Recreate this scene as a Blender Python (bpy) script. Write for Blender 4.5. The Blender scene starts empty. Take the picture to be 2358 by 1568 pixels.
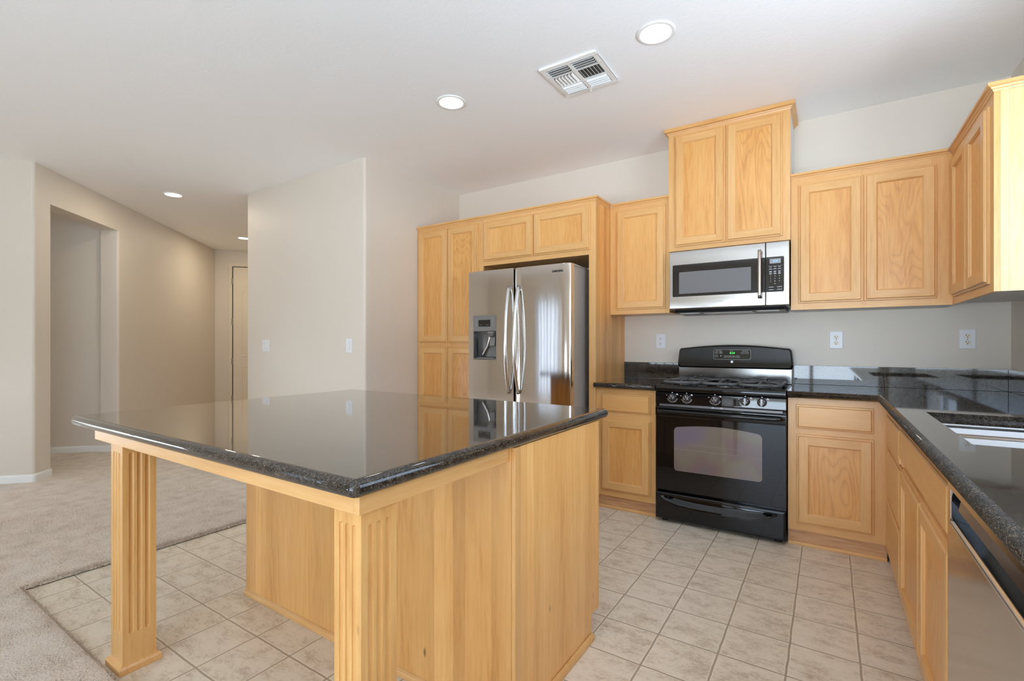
import bpy, bmesh, math, random
from mathutils import Vector, Matrix
import numpy as np
random.seed(7)
SC = bpy.context.scene
COL = SC.collection
R = math.radians

# ------------------------------------------------------------------ camera
CAM_H, CAM_F, CAM_YAW, CAM_CY = 1.187, 1116.0, 33.15, 793.5
cam_data = bpy.data.cameras.new('camera')
cam_data.sensor_fit = 'HORIZONTAL'
cam_data.sensor_width = 36.0
cam_data.lens = 36.0 * CAM_F / 2358.0
cam_data.shift_x = 0.0
cam_data.shift_y = (CAM_CY - 784.0) / 2358.0
cam_data.clip_start = 0.05
cam = bpy.data.objects.new('camera', cam_data)
COL.objects.link(cam)
cam.location = (0, 0, CAM_H)
cam.rotation_euler = (R(90), 0, R(CAM_YAW))
SC.camera = cam

# ------------------------------------------------------------------ world, daylight, exposure
SC.view_settings.view_transform = 'Standard'
SC.view_settings.look = 'None'
SC.view_settings.gamma = 1.0
SC.view_settings.use_curve_mapping = False
SC.view_settings.exposure = 0.47
SC.cycles.use_denoising = True
SC.cycles.diffuse_bounces = 8
SC.cycles.glossy_bounces = 6
SC.cycles.max_bounces = 12
SC.cycles.sample_clamp_indirect = 8.0
SC.cycles.caustics_reflective = False
SC.cycles.caustics_refractive = False

SKY = 7.6
SIDE_DIM = 0.65
world = bpy.data.worlds.new('world')
SC.world = world
world.use_nodes = True
wn = world.node_tree
bg = wn.nodes['Background']
wtc = wn.nodes.new('ShaderNodeTexCoord')
wsep = wn.nodes.new('ShaderNodeSeparateXYZ')
wramp = wn.nodes.new('ShaderNodeValToRGB')
wmr = wn.nodes.new('ShaderNodeMapRange')
wmr.inputs['From Min'].default_value = -1
wmr.inputs['From Max'].default_value = 1
wn.links.new(wtc.outputs['Generated'], wsep.inputs[0])
wn.links.new(wsep.outputs['Z'], wmr.inputs['Value'])
wn.links.new(wmr.outputs[0], wramp.inputs[0])
# sunlit patio below, a darker band of fence and planting at the horizon, open sky above
el = wramp.color_ramp.elements
el[0].position = 0.0; el[0].color = (1.05, 1.27, 1.53, 1)
el[1].position = 1.0; el[1].color = (0.45, 0.62, 0.88, 1)
for p_, c_ in ((0.487, (1.22, 1.45, 1.70, 1)), (0.497, (0.36, 0.38, 0.37, 1)), (0.525, (0.36, 0.40, 0.40, 1)), (0.55, (0.52, 0.68, 0.90, 1))):
    e = wramp.color_ramp.elements.new(p_); e.color = c_
wn.links.new(wramp.outputs[0], bg.inputs['Color'])
# sky strength falls towards +X, lowered to tame light from the side window
wside = wn.nodes.new('ShaderNodeMapRange')
wside.inputs['From Min'].default_value = 0.0
wside.inputs['From Max'].default_value = 0.6
wside.inputs['To Min'].default_value = SKY
wside.inputs['To Max'].default_value = SKY*SIDE_DIM
wn.links.new(wsep.outputs['X'], wside.inputs['Value'])
wn.links.new(wside.outputs[0], bg.inputs['Strength'])

# openings that let the daylight in: (name, axis-facing, a0, a1, z0, z1)
BACK_Y = 3.93; RIGHT_X = 0.885; FRONT_Y = -3.0; CEIL = 2.743
FRONT_WINDOWS = [(-5.42, -4.48, 0.06, 2.10), (-3.43, -2.48, 0.06, 1.00), (-1.36, 0.80, 0.06, 2.15)]
SIDE_WINDOW = (0.75, 2.48, 1.08, 2.25)
ADDED_LEFT_WINDOW = (-1.9, 0.1, 0.06, 0.85)  # low opening added to throw daylight up onto the left ceiling
LEFT_X = -6.62
def portal(loc, rot, sx, sy):
    L = bpy.data.lights.new('daylight_portal', 'AREA')
    L.shape = 'RECTANGLE'; L.size = sx; L.size_y = sy
    L.cycles.is_portal = True
    o = bpy.data.objects.new('daylight_portal', L)
    COL.objects.link(o); o.location = loc; o.rotation_euler = rot
for (x0, x1, z0, z1) in FRONT_WINDOWS:
    portal(((x0+x1)/2, FRONT_Y-0.16, (z0+z1)/2), (R(90), 0, 0), x1-x0, z1-z0)
y0, y1, z0, z1 = SIDE_WINDOW
y0, y1, z0, z1 = ADDED_LEFT_WINDOW
portal((LEFT_X-0.16, (y0+y1)/2, (z0+z1)/2), (R(90), 0, R(-90)), y1-y0, z1-z0)
y0, y1, z0, z1 = SIDE_WINDOW
portal((RIGHT_X+0.16, (y0+y1)/2, (z0+z1)/2), (R(90), 0, R(90)), y1-y0, z1-z0)

# ------------------------------------------------------------------ materials
def srgb(r, g, b):
    f = lambda c: (c/255)/12.92 if c/255 <= 0.04045 else ((c/255+0.055)/1.055)**2.4
    return (f(r), f(g), f(b), 1)
class NT:
    def __init__(s, name):
        s.m = bpy.data.materials.new(name); s.m.use_nodes = True
        s.t = s.m.node_tree; s.b = s.t.nodes['Principled BSDF']
    def n(s, typ, **kw):
        nd = s.t.nodes.new(typ)
        for k, v in kw.items(): setattr(nd, k, v)
        return nd
    def l(s, a, b): s.t.links.new(a, b)
    def set(s, **kw):
        for k, v in kw.items():
            s.b.inputs[k.replace('_', ' ')].default_value = v
        return s
    def math(s, op, a, b=None, c=None):
        nd = s.n('ShaderNodeMath', operation=op)
        for i, v in enumerate((a, b, c)):
            if v is None: continue
            if isinstance(v, (int, float)): nd.inputs[i].default_value = v
            else: s.l(v, nd.inputs[i])
        return nd.outputs[0]
    def coords(s, scale=(1, 1, 1), rnd=0.0):
        tc = s.n('ShaderNodeTexCoord'); out = tc.outputs['Object']
        if rnd:
            oi = s.n('ShaderNodeObjectInfo')
            k = s.n('ShaderNodeVectorMath', operation='SCALE')
            cx = s.n('ShaderNodeCombineXYZ')
            for i in range(3): s.l(oi.outputs['Random'], cx.inputs[i])
            s.l(cx.outputs[0], k.inputs[0]); k.inputs['Scale'].default_value = rnd
            a = s.n('ShaderNodeVectorMath', operation='ADD')
            s.l(out, a.inputs[0]); s.l(k.outputs[0], a.inputs[1]); out = a.outputs[0]
        mp = s.n('ShaderNodeMapping'); mp.inputs['Scale'].default_value = scale
        s.l(out, mp.inputs[0]); return mp.outputs[0]
    def noise(s, vec, scale, detail=4, rough=0.55, dist=0.0):
        nd = s.n('ShaderNodeTexNoise')
        nd.inputs['Scale'].default_value = scale; nd.inputs['Detail'].default_value = detail
        nd.inputs['Roughness'].default_value = rough; nd.inputs['Distortion'].default_value = dist
        s.l(vec, nd.inputs['Vector']); return nd.outputs['Fac']
    def ramp(s, fac, stops):
        nd = s.n('ShaderNodeValToRGB'); e = nd.color_ramp.elements
        while len(e) < len(stops): e.new(0.5)
        for i, (p, c) in enumerate(stops):
            e[i].position = p; e[i].color = c if len(c) == 4 else (*c, 1)
        s.l(fac, nd.inputs[0]); return nd.outputs[0]
    def mix(s, fac, a, b, blend='MIX'):
        nd = s.n('ShaderNodeMix', data_type='RGBA', blend_type=blend)
        for v, i in ((fac, 0), (a, 6), (b, 7)):
            if isinstance(v, (int, float)): nd.inputs[i].default_value = v
            elif isinstance(v, tuple): nd.inputs[i].default_value = v
            else: s.l(v, nd.inputs[i])
        return nd.outputs[2]
    def bump(s, h, strength=0.2, dist=0.01):
        nd = s.n('ShaderNodeBump'); nd.inputs['Strength'].default_value = strength
        nd.inputs['Distance'].default_value = dist
        s.l(h, nd.inputs['Height']); s.l(nd.outputs[0], s.b.inputs['Normal'])
    def color(s, c): s.l(c, s.b.inputs['Base Color'])

def plain(name, col, rough=0.5, metal=0.0, **kw):
    t = NT(name); t.set(Base_Color=col if len(col) == 4 else (*col, 1), Roughness=rough, Metallic=metal)
    for k, v in kw.items(): t.b.inputs[k].default_value = v
    return t.m

W_LIGHT = srgb(226, 180, 120); W_MID = srgb(217, 166, 103); W_DARK = srgb(203, 146, 84)
P_LIGHT = srgb(229, 177, 109); P_MID = srgb(220, 161, 91); P_DARK = srgb(202, 139, 72)
def wood(name, axis, light, mid, dark, figure=0.0, planks=0.0, knots=0.0, rough=0.32):
    t = NT(name)
    across, along = 1.0, 0.085
    sc = {'x': (along, across, across), 'y': (across, along, across), 'z': (across, across, along)}[axis]
    v = t.coords(sc, rnd=13.0)
    fine = t.noise(v, 70, 5, 0.6)
    broad = t.noise(v, 7, 2, 0.5)
    f = t.math('ADD', t.math('MULTIPLY', fine, 0.55), t.math('MULTIPLY', broad, 0.45))
    c = t.ramp(f, [(0.30, dark), (0.46, mid), (0.66, light)])
    if figure:
        sc2 = {'x': (0.22, 1, 1), 'y': (1, 0.22, 1), 'z': (1, 1, 0.22)}[axis]
        v2 = t.coords(sc2, rnd=29.0)
        g = t.noise(v2, 3.2, 2.0, 0.42, 0.35)
        s = t.math('FRACT', t.math('ADD', t.math('MULTIPLY', g, 30.0), t.math('MULTIPLY', fine, 0.5)))
        ln = t.ramp(s, [(0.0, (0.80, 0.74, 0.66)), (0.16, (0.97, 0.96, 0.95)), (0.60, (1.04, 1.04, 1.04)), (0.90, (0.93, 0.91, 0.88)), (1.0, (0.82, 0.76, 0.68))])
        oi = t.n('ShaderNodeObjectInfo')
        amt = t.ramp(oi.outputs['Random'], [(0.0, (0.12, 0.12, 0.12)), (0.45, (0.25, 0.25, 0.25)), (0.75, (0.85, 0.85, 0.85)), (1.0, (1, 1, 1))])
        c = t.mix(t.math('MULTIPLY', amt, figure), c, t.mix(1.0, c, ln, 'MULTIPLY'))
    if planks:
        oc = t.n('ShaderNodeTexCoord'); sep = t.n('ShaderNodeSeparateXYZ')
        t.l(oc.outputs['Object'], sep.inputs[0])
        u = t.math('ADD', sep.outputs['X'], sep.outputs['Y'])
        # uneven board widths
        uw = t.math('ADD', t.math('MULTIPLY', u, 9.0), t.math('SINE', t.math('MULTIPLY', u, 17.0)))
        fl = t.math('FLOOR', uw)
        wn_ = t.n('ShaderNodeTexWhiteNoise', noise_dimensions='1D'); t.l(fl, wn_.inputs['W'])
        tone = t.ramp(wn_.outputs['Value'], [(0.0, (0.84, 0.80, 0.76)), (0.5, (0.95, 0.93, 0.91)), (1.0, (1.06, 1.06, 1.07))])
        c = t.mix(planks, c, t.mix(1.0, c, tone, 'MULTIPLY'))
    if knots:
        sc3 = {'x': (0.4, 1, 1), 'y': (1, 0.4, 1), 'z': (1, 1, 0.4)}[axis]
        vo = t.n('ShaderNodeTexVoronoi'); vo.inputs['Scale'].default_value = 5.5
        t.l(t.coords(sc3, rnd=7.0), vo.inputs['Vector'])
        k = t.ramp(vo.outputs['Distance'], [(0.0, (1, 1, 1)), (0.028, (1, 1, 1)), (0.05, (0, 0, 0))])
        c = t.mix(t.math('MULTIPLY', k, knots), c, srgb(110, 62, 28))
    t.color(c)
    t.set(Roughness=rough)
    t.b.inputs['Coat Weight'].default_value = 0.10
    t.b.inputs['Coat Roughness'].default_value = 0.30
    t.bump(fine, 0.04, 0.002)
    return t.m
WZ = wood('maple_vertical', 'z', W_LIGHT, W_MID, W_DARK)
WX = wood('maple_horizontal', 'x', W_LIGHT, W_MID, W_DARK)
WY = wood('maple_lengthwise', 'y', W_LIGHT, W_MID, W_DARK)
PZ = wood('maple_panel', 'z', P_LIGHT, P_MID, P_DARK, figure=0.8)
PX = wood('maple_panel_horizontal', 'x', W_LIGHT, W_MID, P_MID, figure=0.25)
PY = wood('maple_panel_lengthwise', 'y', W_LIGHT, W_MID, P_MID, figure=0.25)
IZ = wood('maple_boards', 'z', srgb(240, 190, 122), srgb(231, 175, 104), srgb(210, 149, 82), planks=1.0, knots=0.8)
IP = wood('pale_maple_post', 'z', srgb(226, 181, 118), srgb(219, 170, 105), srgb(204, 151, 87), knots=0.6)
EZ = wood('pale_maple_end', 'z', srgb(240, 205, 155), srgb(234, 194, 138), srgb(220, 174, 116))
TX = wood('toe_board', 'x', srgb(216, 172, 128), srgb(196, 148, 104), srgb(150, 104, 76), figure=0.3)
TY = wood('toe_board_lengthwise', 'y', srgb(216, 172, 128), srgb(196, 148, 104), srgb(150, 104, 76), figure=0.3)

def paint(name, col, bump=0.12, scale=90, rough=0.6):
    t = NT(name); t.set(Base_Color=col, Roughness=rough)
    v = t.coords((1, 1, 1))
    t.bump(t.math('ADD', t.noise(v, scale, 3, 0.6), t.math('MULTIPLY', t.noise(v, scale*0.35, 2), 0.6)), bump, 0.004)
    return t.m
WALL = paint('wall_paint', srgb(222, 213, 200), 0.10, 110, 0.5)
CEILM = paint('ceiling_paint', srgb(249, 249, 249), 0.22, 60, 0.75)
TRIM = plain('white_trim', srgb(240, 240, 238), 0.35)
DOORP = plain('door_paint', srgb(226, 216, 198), 0.4)

def granite(name):
    t = NT(name); v = t.coords((1, 1, 1))
    vo = t.n('ShaderNodeTexVoronoi'); vo.inputs['Scale'].default_value = 520
    t.l(v, vo.inputs['Vector'])
    sp = t.ramp(vo.outputs['Color'], [(0.0, (0.008, 0.008, 0.008)), (0.45, (0.020, 0.017, 0.015)), (0.72, (0.060, 0.047, 0.035)), (0.95, (0.16, 0.13, 0.10))])
    big = t.noise(v, 38, 4, 0.65)
    cl = t.ramp(big, [(0.35, (0.55, 0.55, 0.55)), (0.65, (1.5, 1.4, 1.3))])
    t.color(t.mix(1.0, sp, cl, 'MULTIPLY'))
    t.set(Roughness=0.06, IOR=1.22)
    t.b.inputs['Coat Weight'].default_value = 1.0
    t.b.inputs['Coat Roughness'].default_value = 0.03
    t.b.inputs['Coat IOR'].default_value = 1.42
    return t.m
GRAN = granite('black_granite')

def vinyl():
    T = 0.2273
    t = NT('vinyl_tile'); tc = t.n('ShaderNodeTexCoord'); sep = t.n('ShaderNodeSeparateXYZ')
    t.l(tc.outputs['Object'], sep.inputs[0])
    X0, Y0 = -0.5835, 1.9915
    wob = t.noise(t.coords((1, 1, 1)), 14, 2)
    wob = t.math('MULTIPLY', t.math('SUBTRACT', wob, 0.5), 0.007)
    ux = t.math('DIVIDE', t.math('SUBTRACT', t.math('ADD', sep.outputs['X'], wob), X0), T)
    uy = t.math('DIVIDE', t.math('SUBTRACT', t.math('ADD', sep.outputs['Y'], wob), Y0), T)
    def dist(u):
        fr = t.math('FRACT', u)
        return t.math('MINIMUM', fr, t.math('SUBTRACT', 1.0, fr))
    dm = t.math('MINIMUM', dist(ux), dist(uy))
    dmm = t.math('MULTIPLY', dm, T)
    grout = t.ramp(t.math('MULTIPLY', dmm, 60.0), [(0.17, (1, 1, 1)), (0.26, (0, 0, 0))])
    rim = t.ramp(t.math('MULTIPLY', dmm, 60.0), [(0.18, (1, 1, 1)), (0.34, (1, 1, 1)), (0.58, (0, 0, 0))])
    idc = t.n('ShaderNodeCombineXYZ'); t.l(t.math('FLOOR', ux), idc.inputs[0]); t.l(t.math('FLOOR', uy), idc.inputs[1])
    wn_ = t.n('ShaderNodeTexWhiteNoise', noise_dimensions='3D'); t.l(idc.outputs[0], wn_.inputs['Vector'])
    off = t.n('ShaderNodeVectorMath', operation='SCALE'); t.l(wn_.outputs['Color'], off.inputs[0]); off.inputs['Scale'].default_value = 9.0
    ad = t.n('ShaderNodeVectorMath', operation='ADD'); t.l(tc.outputs['Object'], ad.inputs[0]); t.l(off.outputs[0], ad.inputs[1])
    mpn = t.n('ShaderNodeMapping'); mpn.inputs['Scale'].default_value = (0.75, 1.3, 1); t.l(ad.outputs[0], mpn.inputs[0])
    mott = t.noise(mpn.outputs[0], 12, 8, 0.74, 0.1)
    fine = t.noise(mpn.outputs[0], 85, 5, 0.8)
    f = t.math('ADD', t.math('MULTIPLY', mott, 0.62), t.math('MULTIPLY', fine, 0.38))
    c = t.ramp(f, [(0.34, srgb(176, 160, 138)), (0.43, srgb(202, 188, 167)), (0.51, srgb(224, 213, 194)), (0.66, srgb(232, 223, 206))])
    c = t.mix(t.math('MULTIPLY', rim, 0.55), c, srgb(236, 227, 212))
    c = t.mix(grout, c, srgb(170, 156, 134))
    t.color(c)
    t.set(Roughness=0.38)
    h = t.math('SUBTRACT', t.math('MULTIPLY', fine, 0.25), grout)
    t.bump(h, 0.25, 0.002)
    return t.m
VINYL = vinyl()

def carpetm():
    t = NT('carpet_pile'); v = t.coords((1, 1, 1))
    a = t.noise(v, 150, 3, 0.75); b = t.noise(v, 9, 3, 0.6)
    f = t.math('ADD', t.math('MULTIPLY', a, 0.75), t.math('MULTIPLY', b, 0.25))
    t.color(t.ramp(f, [(0.36, srgb(176, 156, 136)), (0.49, srgb(244, 226, 206)), (0.60, srgb(254, 243, 228))]))
    t.set(Roughness=0.95)
    t.b.inputs['Sheen Weight'].default_value = 0.3
    t.bump(a, 0.9, 0.012)
    return t.m
CARPET = carpetm()
CARPET_EDGE = plain('carpet_backing', srgb(120, 100, 78), 0.95)

def steel(name, col, rough, stretch='x'):
    t = NT(name)
    sc = {'x': (0.02, 1, 1), 'z': (1, 1, 0.02), 'y': (1, 0.02, 1)}[stretch]
    n = t.noise(t.coords(sc), 300, 3, 0.6)
    t.set(Base_Color=col, Metallic=1.0, Roughness=rough)
    t.l(t.math('ADD', t.math('MULTIPLY', n, 0.10), rough-0.05), t.b.inputs['Roughness'])
    return t.m
STEEL = steel('brushed_steel', (0.66, 0.64, 0.62, 1), 0.20)
def mirror_steel():
    # brushed sideways, so reflections smear up and down
    t = NT('fridge_door_steel')
    t.set(Base_Color=(0.66, 0.63, 0.60, 1), Metallic=1.0, Roughness=0.075)
    t.b.inputs['Anisotropic'].default_value = 0.93
    cx = t.n('ShaderNodeCombineXYZ'); cx.inputs[0].default_value = 1.0
    t.l(cx.outputs[0], t.b.inputs['Tangent'])
    t.b.inputs['Anisotropic Rotation'].default_value = 0.25
    v = t.coords((1, 1, 0.25))
    t.bump(t.noise(v, 4.0, 1, 0.4), 0.035, 0.02)
    return t.m
STEEL_FR = mirror_steel()
STEEL_MW = steel('brushed_steel_bright', (0.54, 0.525, 0.505, 1), 0.20)
STEEL_SINK = steel('satin_steel', (0.34, 0.312, 0.288, 1), 0.40)
STEEL_DW = steel('brushed_steel_front', (0.60, 0.57, 0.54, 1), 0.16, 'y')
CHROME = plain('polished_steel', (0.72, 0.71, 0.70), 0.20, 1.0)
GREYP = plain('grey_enamel', (0.42, 0.395, 0.37), 0.36, 0.2)
GREYD = plain('grey_plastic', (0.20, 0.19, 0.185), 0.35, 0.3)
DISPGREY = plain('dispenser_grey', (0.15, 0.145, 0.14), 0.28, 0.4)
DARK = plain('dark_void', (0.012, 0.011, 0.010), 0.7)
BLK = plain('black_enamel', (0.005, 0.005, 0.005), 0.035, 0.0, **{'IOR': 1.48})
BLKP = plain('black_plastic', (0.014, 0.013, 0.013), 0.35)
BLKG = plain('black_glass', (0.010, 0.009, 0.009), 0.06, 0.0, **{'IOR': 1.6})
BLKM = plain('black_steel_panel', (0.16, 0.155, 0.15), 0.16, 0.9)
IRON = plain('cast_iron', (0.10, 0.098, 0.095), 0.40, 0.25)
KNOB = plain('knob_plastic', (0.035, 0.028, 0.026), 0.22, 0.0, **{'Coat Weight': 0.5})
WHITEMARK = plain('white_print', (0.75, 0.76, 0.78), 0.5)
REDMARK = plain('red_print', (0.6, 0.06, 0.05), 0.5)
MWSCREEN = plain('microwave_mesh_glass', (0.17, 0.17, 0.175), 0.12, 0.0, **{'IOR': 1.55})
PLASTIC = plain('white_plastic', srgb(232, 234, 236), 0.3)
IVORY = plain('ivory_plastic', srgb(232, 226, 212), 0.35)
SLOT = plain('slot_black', (0.012, 0.012, 0.012), 0.6)
HINGE = plain('brass_hinge', (0.35, 0.31, 0.26), 0.4, 0.7)
UNDER = plain('white_melamine', srgb(226, 224, 220), 0.5)
LOGO = plain('dark_lettering', (0.03, 0.03, 0.03), 0.3)
LOGO_PALE = plain('pale_lettering', (0.42, 0.42, 0.42), 0.35, 0.6)
def emis(name, col, s):
    t = NT(name); t.set(Base_Color=(*col, 1)); t.b.inputs['Emission Color'].default_value = (*col, 1)
    t.b.inputs['Emission Strength'].default_value = s; return t.m
LAMP = emis('lamp_lens', (1.0, 0.97, 0.92), 3.0)
LAMPW = emis('warm_lamp_lens', (1.0, 0.95, 0.86), 3.0)
GREEN = emis('green_digits', (0.05, 0.75, 0.10), 1.0)
BLUE = emis('blue_digits', (0.25, 0.45, 0.9), 0.6)
LCD = plain('lcd_grey', (0.30, 0.31, 0.33), 0.25)
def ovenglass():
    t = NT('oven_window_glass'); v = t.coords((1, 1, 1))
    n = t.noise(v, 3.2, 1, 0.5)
    c = t.ramp(n, [(0.32, (0.155, 0.125, 0.13)), (0.43, (0.175, 0.125, 0.115)), (0.50, (0.18, 0.155, 0.115)), (0.57, (0.19, 0.155, 0.135)), (0.68, (0.165, 0.14, 0.175))])  # soft colour patches painted into the glass in place of reflected planting
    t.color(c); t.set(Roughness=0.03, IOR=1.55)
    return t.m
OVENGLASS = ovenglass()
LENSM = plain('vent_light_lens', (0.55, 0.55, 0.54), 0.3)

# ------------------------------------------------------------------ mesh helpers
class MB:
    def __init__(s): s.v = []; s.f = []; s.mi = []; s.sm = []
    def add(s, vs, fs, m=0, smooth=False):
        o = len(s.v); s.v += [tuple(p) for p in vs]
        for f in fs:
            s.f.append([o+i for i in f]); s.mi.append(m); s.sm.append(smooth)
        return s
    def box(s, x0, x1, y0, y1, z0, z1, m=0):
        vs = [(x, y, z) for z in (z0, z1) for y in (y0, y1) for x in (x0, x1)]
        return s.add(vs, [(0, 2, 3, 1), (4, 5, 7, 6), (0, 1, 5, 4), (1, 3, 7, 5), (3, 2, 6, 7), (2, 0, 4, 6)], m)
    def prism(s, poly, a0, a1, m=0, fn=lambda p, a: (p[0], p[1], a), smooth=False):
        n = len(poly)
        vs = [fn(p, a0) for p in poly] + [fn(p, a1) for p in poly]
        s.add(vs, [list(range(n))[::-1], list(range(n, 2*n))], m)
        s.add(vs, [(i, (i+1) % n, n+(i+1) % n, n+i) for i in range(n)], m, smooth)
        return s
    def rings(s, rr, m=0, smooth=False, cap0=True, cap1=True, closed=True):
        n = len(rr[0]); vs = [p for r in rr for p in r]; fs = []
        for k in range(len(rr)-1):
            for i in range(n if closed else n-1):
                j = (i+1) % n
                fs.append((k*n+i, k*n+j, (k+1)*n+j, (k+1)*n+i))
        s.add(vs, fs, m, smooth)
        if cap0: s.add(rr[0], [list(range(n))[::-1]], m)
        if cap1: s.add(rr[-1], [list(range(n))], m)
        return s
    def tube(s, pts, r, n=10, m=0, sq=1.0):
        pts = [Vector(p) for p in pts]; rr = []
        up = Vector((0, 0, 1))
        for i, p in enumerate(pts):
            t = (pts[min(i+1, len(pts)-1)] - pts[max(i-1, 0)]).normalized()
            if i == 0:
                a = t.cross(up)
                if a.length < 1e-3: a = t.cross(Vector((0, 1, 0)))
            else: a = a - t*a.dot(t)
            a.normalize(); b = t.cross(a).normalized()
            rad = r[i] if isinstance(r, (list, tuple)) else r
            rr.append([p + a*rad*math.cos(2*math.pi*k/n) + b*rad*sq*math.sin(2*math.pi*k/n) for k in range(n)])
        return s.rings(rr, m, True)
    def lathe(s, prof, c, ax='z', n=32, m=0, smooth=True):
        rr = []
        for (r, h) in prof:
            ring = []
            for k in range(n):
                a = 2*math.pi*k/n; u, v = r*math.cos(a), r*math.sin(a)
                if ax == 'z': p = (c[0]+u, c[1]+v, c[2]+h)
                elif ax == 'y': p = (c[0]+u, c[1]+h, c[2]+v)
                else: p = (c[0]+h, c[1]+u, c[2]+v)
                ring.append(p)
            rr.append(ring)
        return s.rings(rr, m, smooth)
    def sweep(s, path, prof, closed=False, m=0, smooth=False, capends=True, openprof=False):
        """profile (d, z): d offsets to the right of the walking direction"""
        P = [Vector((p[0], p[1])) for p in path]; n = len(P); rr = []
        def nr(a, b):
            t = (b-a).normalized(); return Vector((t.y, -t.x))
        for i in range(n):
            if closed or 0 < i < n-1:
                n1 = nr(P[i-1], P[i]); n2 = nr(P[i], P[(i+1) % n])
                k = (n1+n2); k = k/(k.length_squared/2)
            elif i == 0: k = nr(P[0], P[1])
            else: k = nr(P[-2], P[-1])
            rr.append([(P[i].x+k.x*d, P[i].y+k.y*d, z) for d, z in prof])
        if closed: rr.append(rr[0])
        return s.rings(rr, m, smooth, capends and not closed, capends and not closed, closed=not openprof)
    def xform(s, fn):
        s.v = [fn(p) for p in s.v]; return s
    def merge(s, o, moff=0):
        k = len(s.v); s.v += o.v
        s.f += [[k+i for i in f] for f in o.f]; s.mi += [i+moff for i in o.mi]; s.sm += o.sm
        return s

ORIGIN = {}
def build(name, mb, mats, parent=None, bevel=0.0, seg=2, label=None):
    me = bpy.data.meshes.new(name)
    org = ORIGIN.get(parent.name, Vector((0, 0, 0))) if parent else Vector((0, 0, 0))
    me.from_pydata([tuple(Vector(p)-org) for p in mb.v], [], mb.f)
    for m in (mats if isinstance(mats, (list, tuple)) else [mats]): me.materials.append(m)
    for p, mi, sm in zip(me.polygons, mb.mi, mb.sm):
        p.material_index = mi; p.use_smooth = sm
    b = bmesh.new(); b.from_mesh(me)
    bmesh.ops.remove_doubles(b, verts=b.verts, dist=1e-5)
    bmesh.ops.recalc_face_normals(b, faces=b.faces)
    b.to_mesh(me); b.free()
    me.update()
    o = bpy.data.objects.new(name, me); COL.objects.link(o)
    if parent:
        o.parent = parent; ORIGIN[o.name] = org
    if bevel:
        md = o.modifiers.new('bevel', 'BEVEL'); md.width = bevel; md.segments = seg
        md.limit_method = 'ANGLE'; md.angle_limit = R(40)
        md.harden_normals = False
        for p in me.polygons: p.use_smooth = True
        sm = o.modifiers.new('weighted', 'WEIGHTED_NORMAL'); sm.keep_sharp = False
    if label: o['label'] = label
    return o
def thing(name, label, cat, loc, group=None):
    o = bpy.data.objects.new(name, None); COL.objects.link(o)
    o.location = loc; o.empty_display_size = 0.1
    o['label'] = label; o['category'] = cat
    if group: o['group'] = group
    ORIGIN[o.name] = Vector(loc)
    return o
def struct(name, mb, mats, bevel=0.0, seg=2):
    o = build(name, mb, mats, None, bevel, seg); o['kind'] = 'structure'; return o
def text_into(mb, txt, size, fn, depth=0.0006, m=0, align='CENTER', bold=0.0):
    cu = bpy.data.curves.new('lettering', 'FONT'); cu.body = txt; cu.size = size
    cu.align_x = align; cu.align_y = 'CENTER'; cu.extrude = depth; cu.offset = bold
    ob = bpy.data.objects.new('lettering', cu); COL.objects.link(ob)
    dg = bpy.context.evaluated_depsgraph_get(); dg.update()
    me = bpy.data.meshes.new_from_object(ob.evaluated_get(dg))
    mb.add([fn(v.co.x, v.co.y, v.co.z) for v in me.vertices], [list(p.vertices) for p in me.polygons], m)
    bpy.data.objects.remove(ob); bpy.data.curves.remove(cu); bpy.data.meshes.remove(me)
def arc(cx, cy, r, a0, a1, n):
    return [(cx+r*math.cos(R(a0+(a1-a0)*i/n)), cy+r*math.sin(R(a0+(a1-a0)*i/n))) for i in range(n+1)]
def rrect(x0, x1, y0, y1, r, n=6):
    return (arc(x1-r, y0+r, r, -90, 0, n) + arc(x1-r, y1-r, r, 0, 90, n)
            + arc(x0+r, y1-r, r, 90, 180, n) + arc(x0+r, y0+r, r, 180, 270, n))

# facing maps: local (u right, v up, w out of the face) -> world
def face_y(Y): return lambda u, v, w: (u, Y-w, v)          # looks towards -Y
def face_x(X): return lambda u, v, w: (X-w, u, v)          # looks towards -X, u is world Y

# ------------------------------------------------------------------ setting
HX0, HX1, HY0, HY1 = -11.0, 1.1, -3.2, 7.6
struct('floor', MB().prism([(-3.26, 0.655), (1.0, 0.655), (1.0, 4.05), (-3.26, 4.05)], -0.05, 0.0)
       .box(-3.262, 1.0, -3.1, 0.655, -0.05, -0.001), VINYL)
n = 1 / math.sqrt(2)
A = Vector((-5.656, 1.227)); Dd = Vector((-n, n)); Nn = Vector((n, n))
B = A + Dd*0.208; C = A + Dd*1.2215; D = A + Dd*3.902
# ceiling
struct('ceiling', MB().box(HX0, HX1, HY0, HY1, CEIL, CEIL+0.1), CEILM)

def wallbox_y(mb, y0, y1, x0, x1, holes):
    """wall in the XZ plane with rectangular holes (x0,x1,z0,z1), sorted by x"""
    cx = x0
    for (a, b, z0, z1) in holes:
        mb.box(cx, a, y0, y1, 0, CEIL); mb.box(a, b, y0, y1, 0, z0); mb.box(a, b, y0, y1, z1, CEIL); cx = b
    mb.box(cx, x1, y0, y1, 0, CEIL); return mb
def wallbox_x(mb, x0, x1, y0, y1, holes):
    cy = y0
    for (a, b, z0, z1) in holes:
        mb.box(x0, x1, cy, a, 0, CEIL); mb.box(x0, x1, a, b, 0, z0); mb.box(x0, x1, a, b, z1, CEIL); cy = b
    mb.box(x0, x1, cy, y1, 0, CEIL); return mb
struct('wall_back', MB().box(-3.225, RIGHT_X, BACK_Y, BACK_Y+0.12, 0, CEIL), WALL)
struct('wall_right', wallbox_x(MB(), RIGHT_X, RIGHT_X+0.15, FRONT_Y-0.15, BACK_Y+0.12, [SIDE_WINDOW]), WALL)
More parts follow.
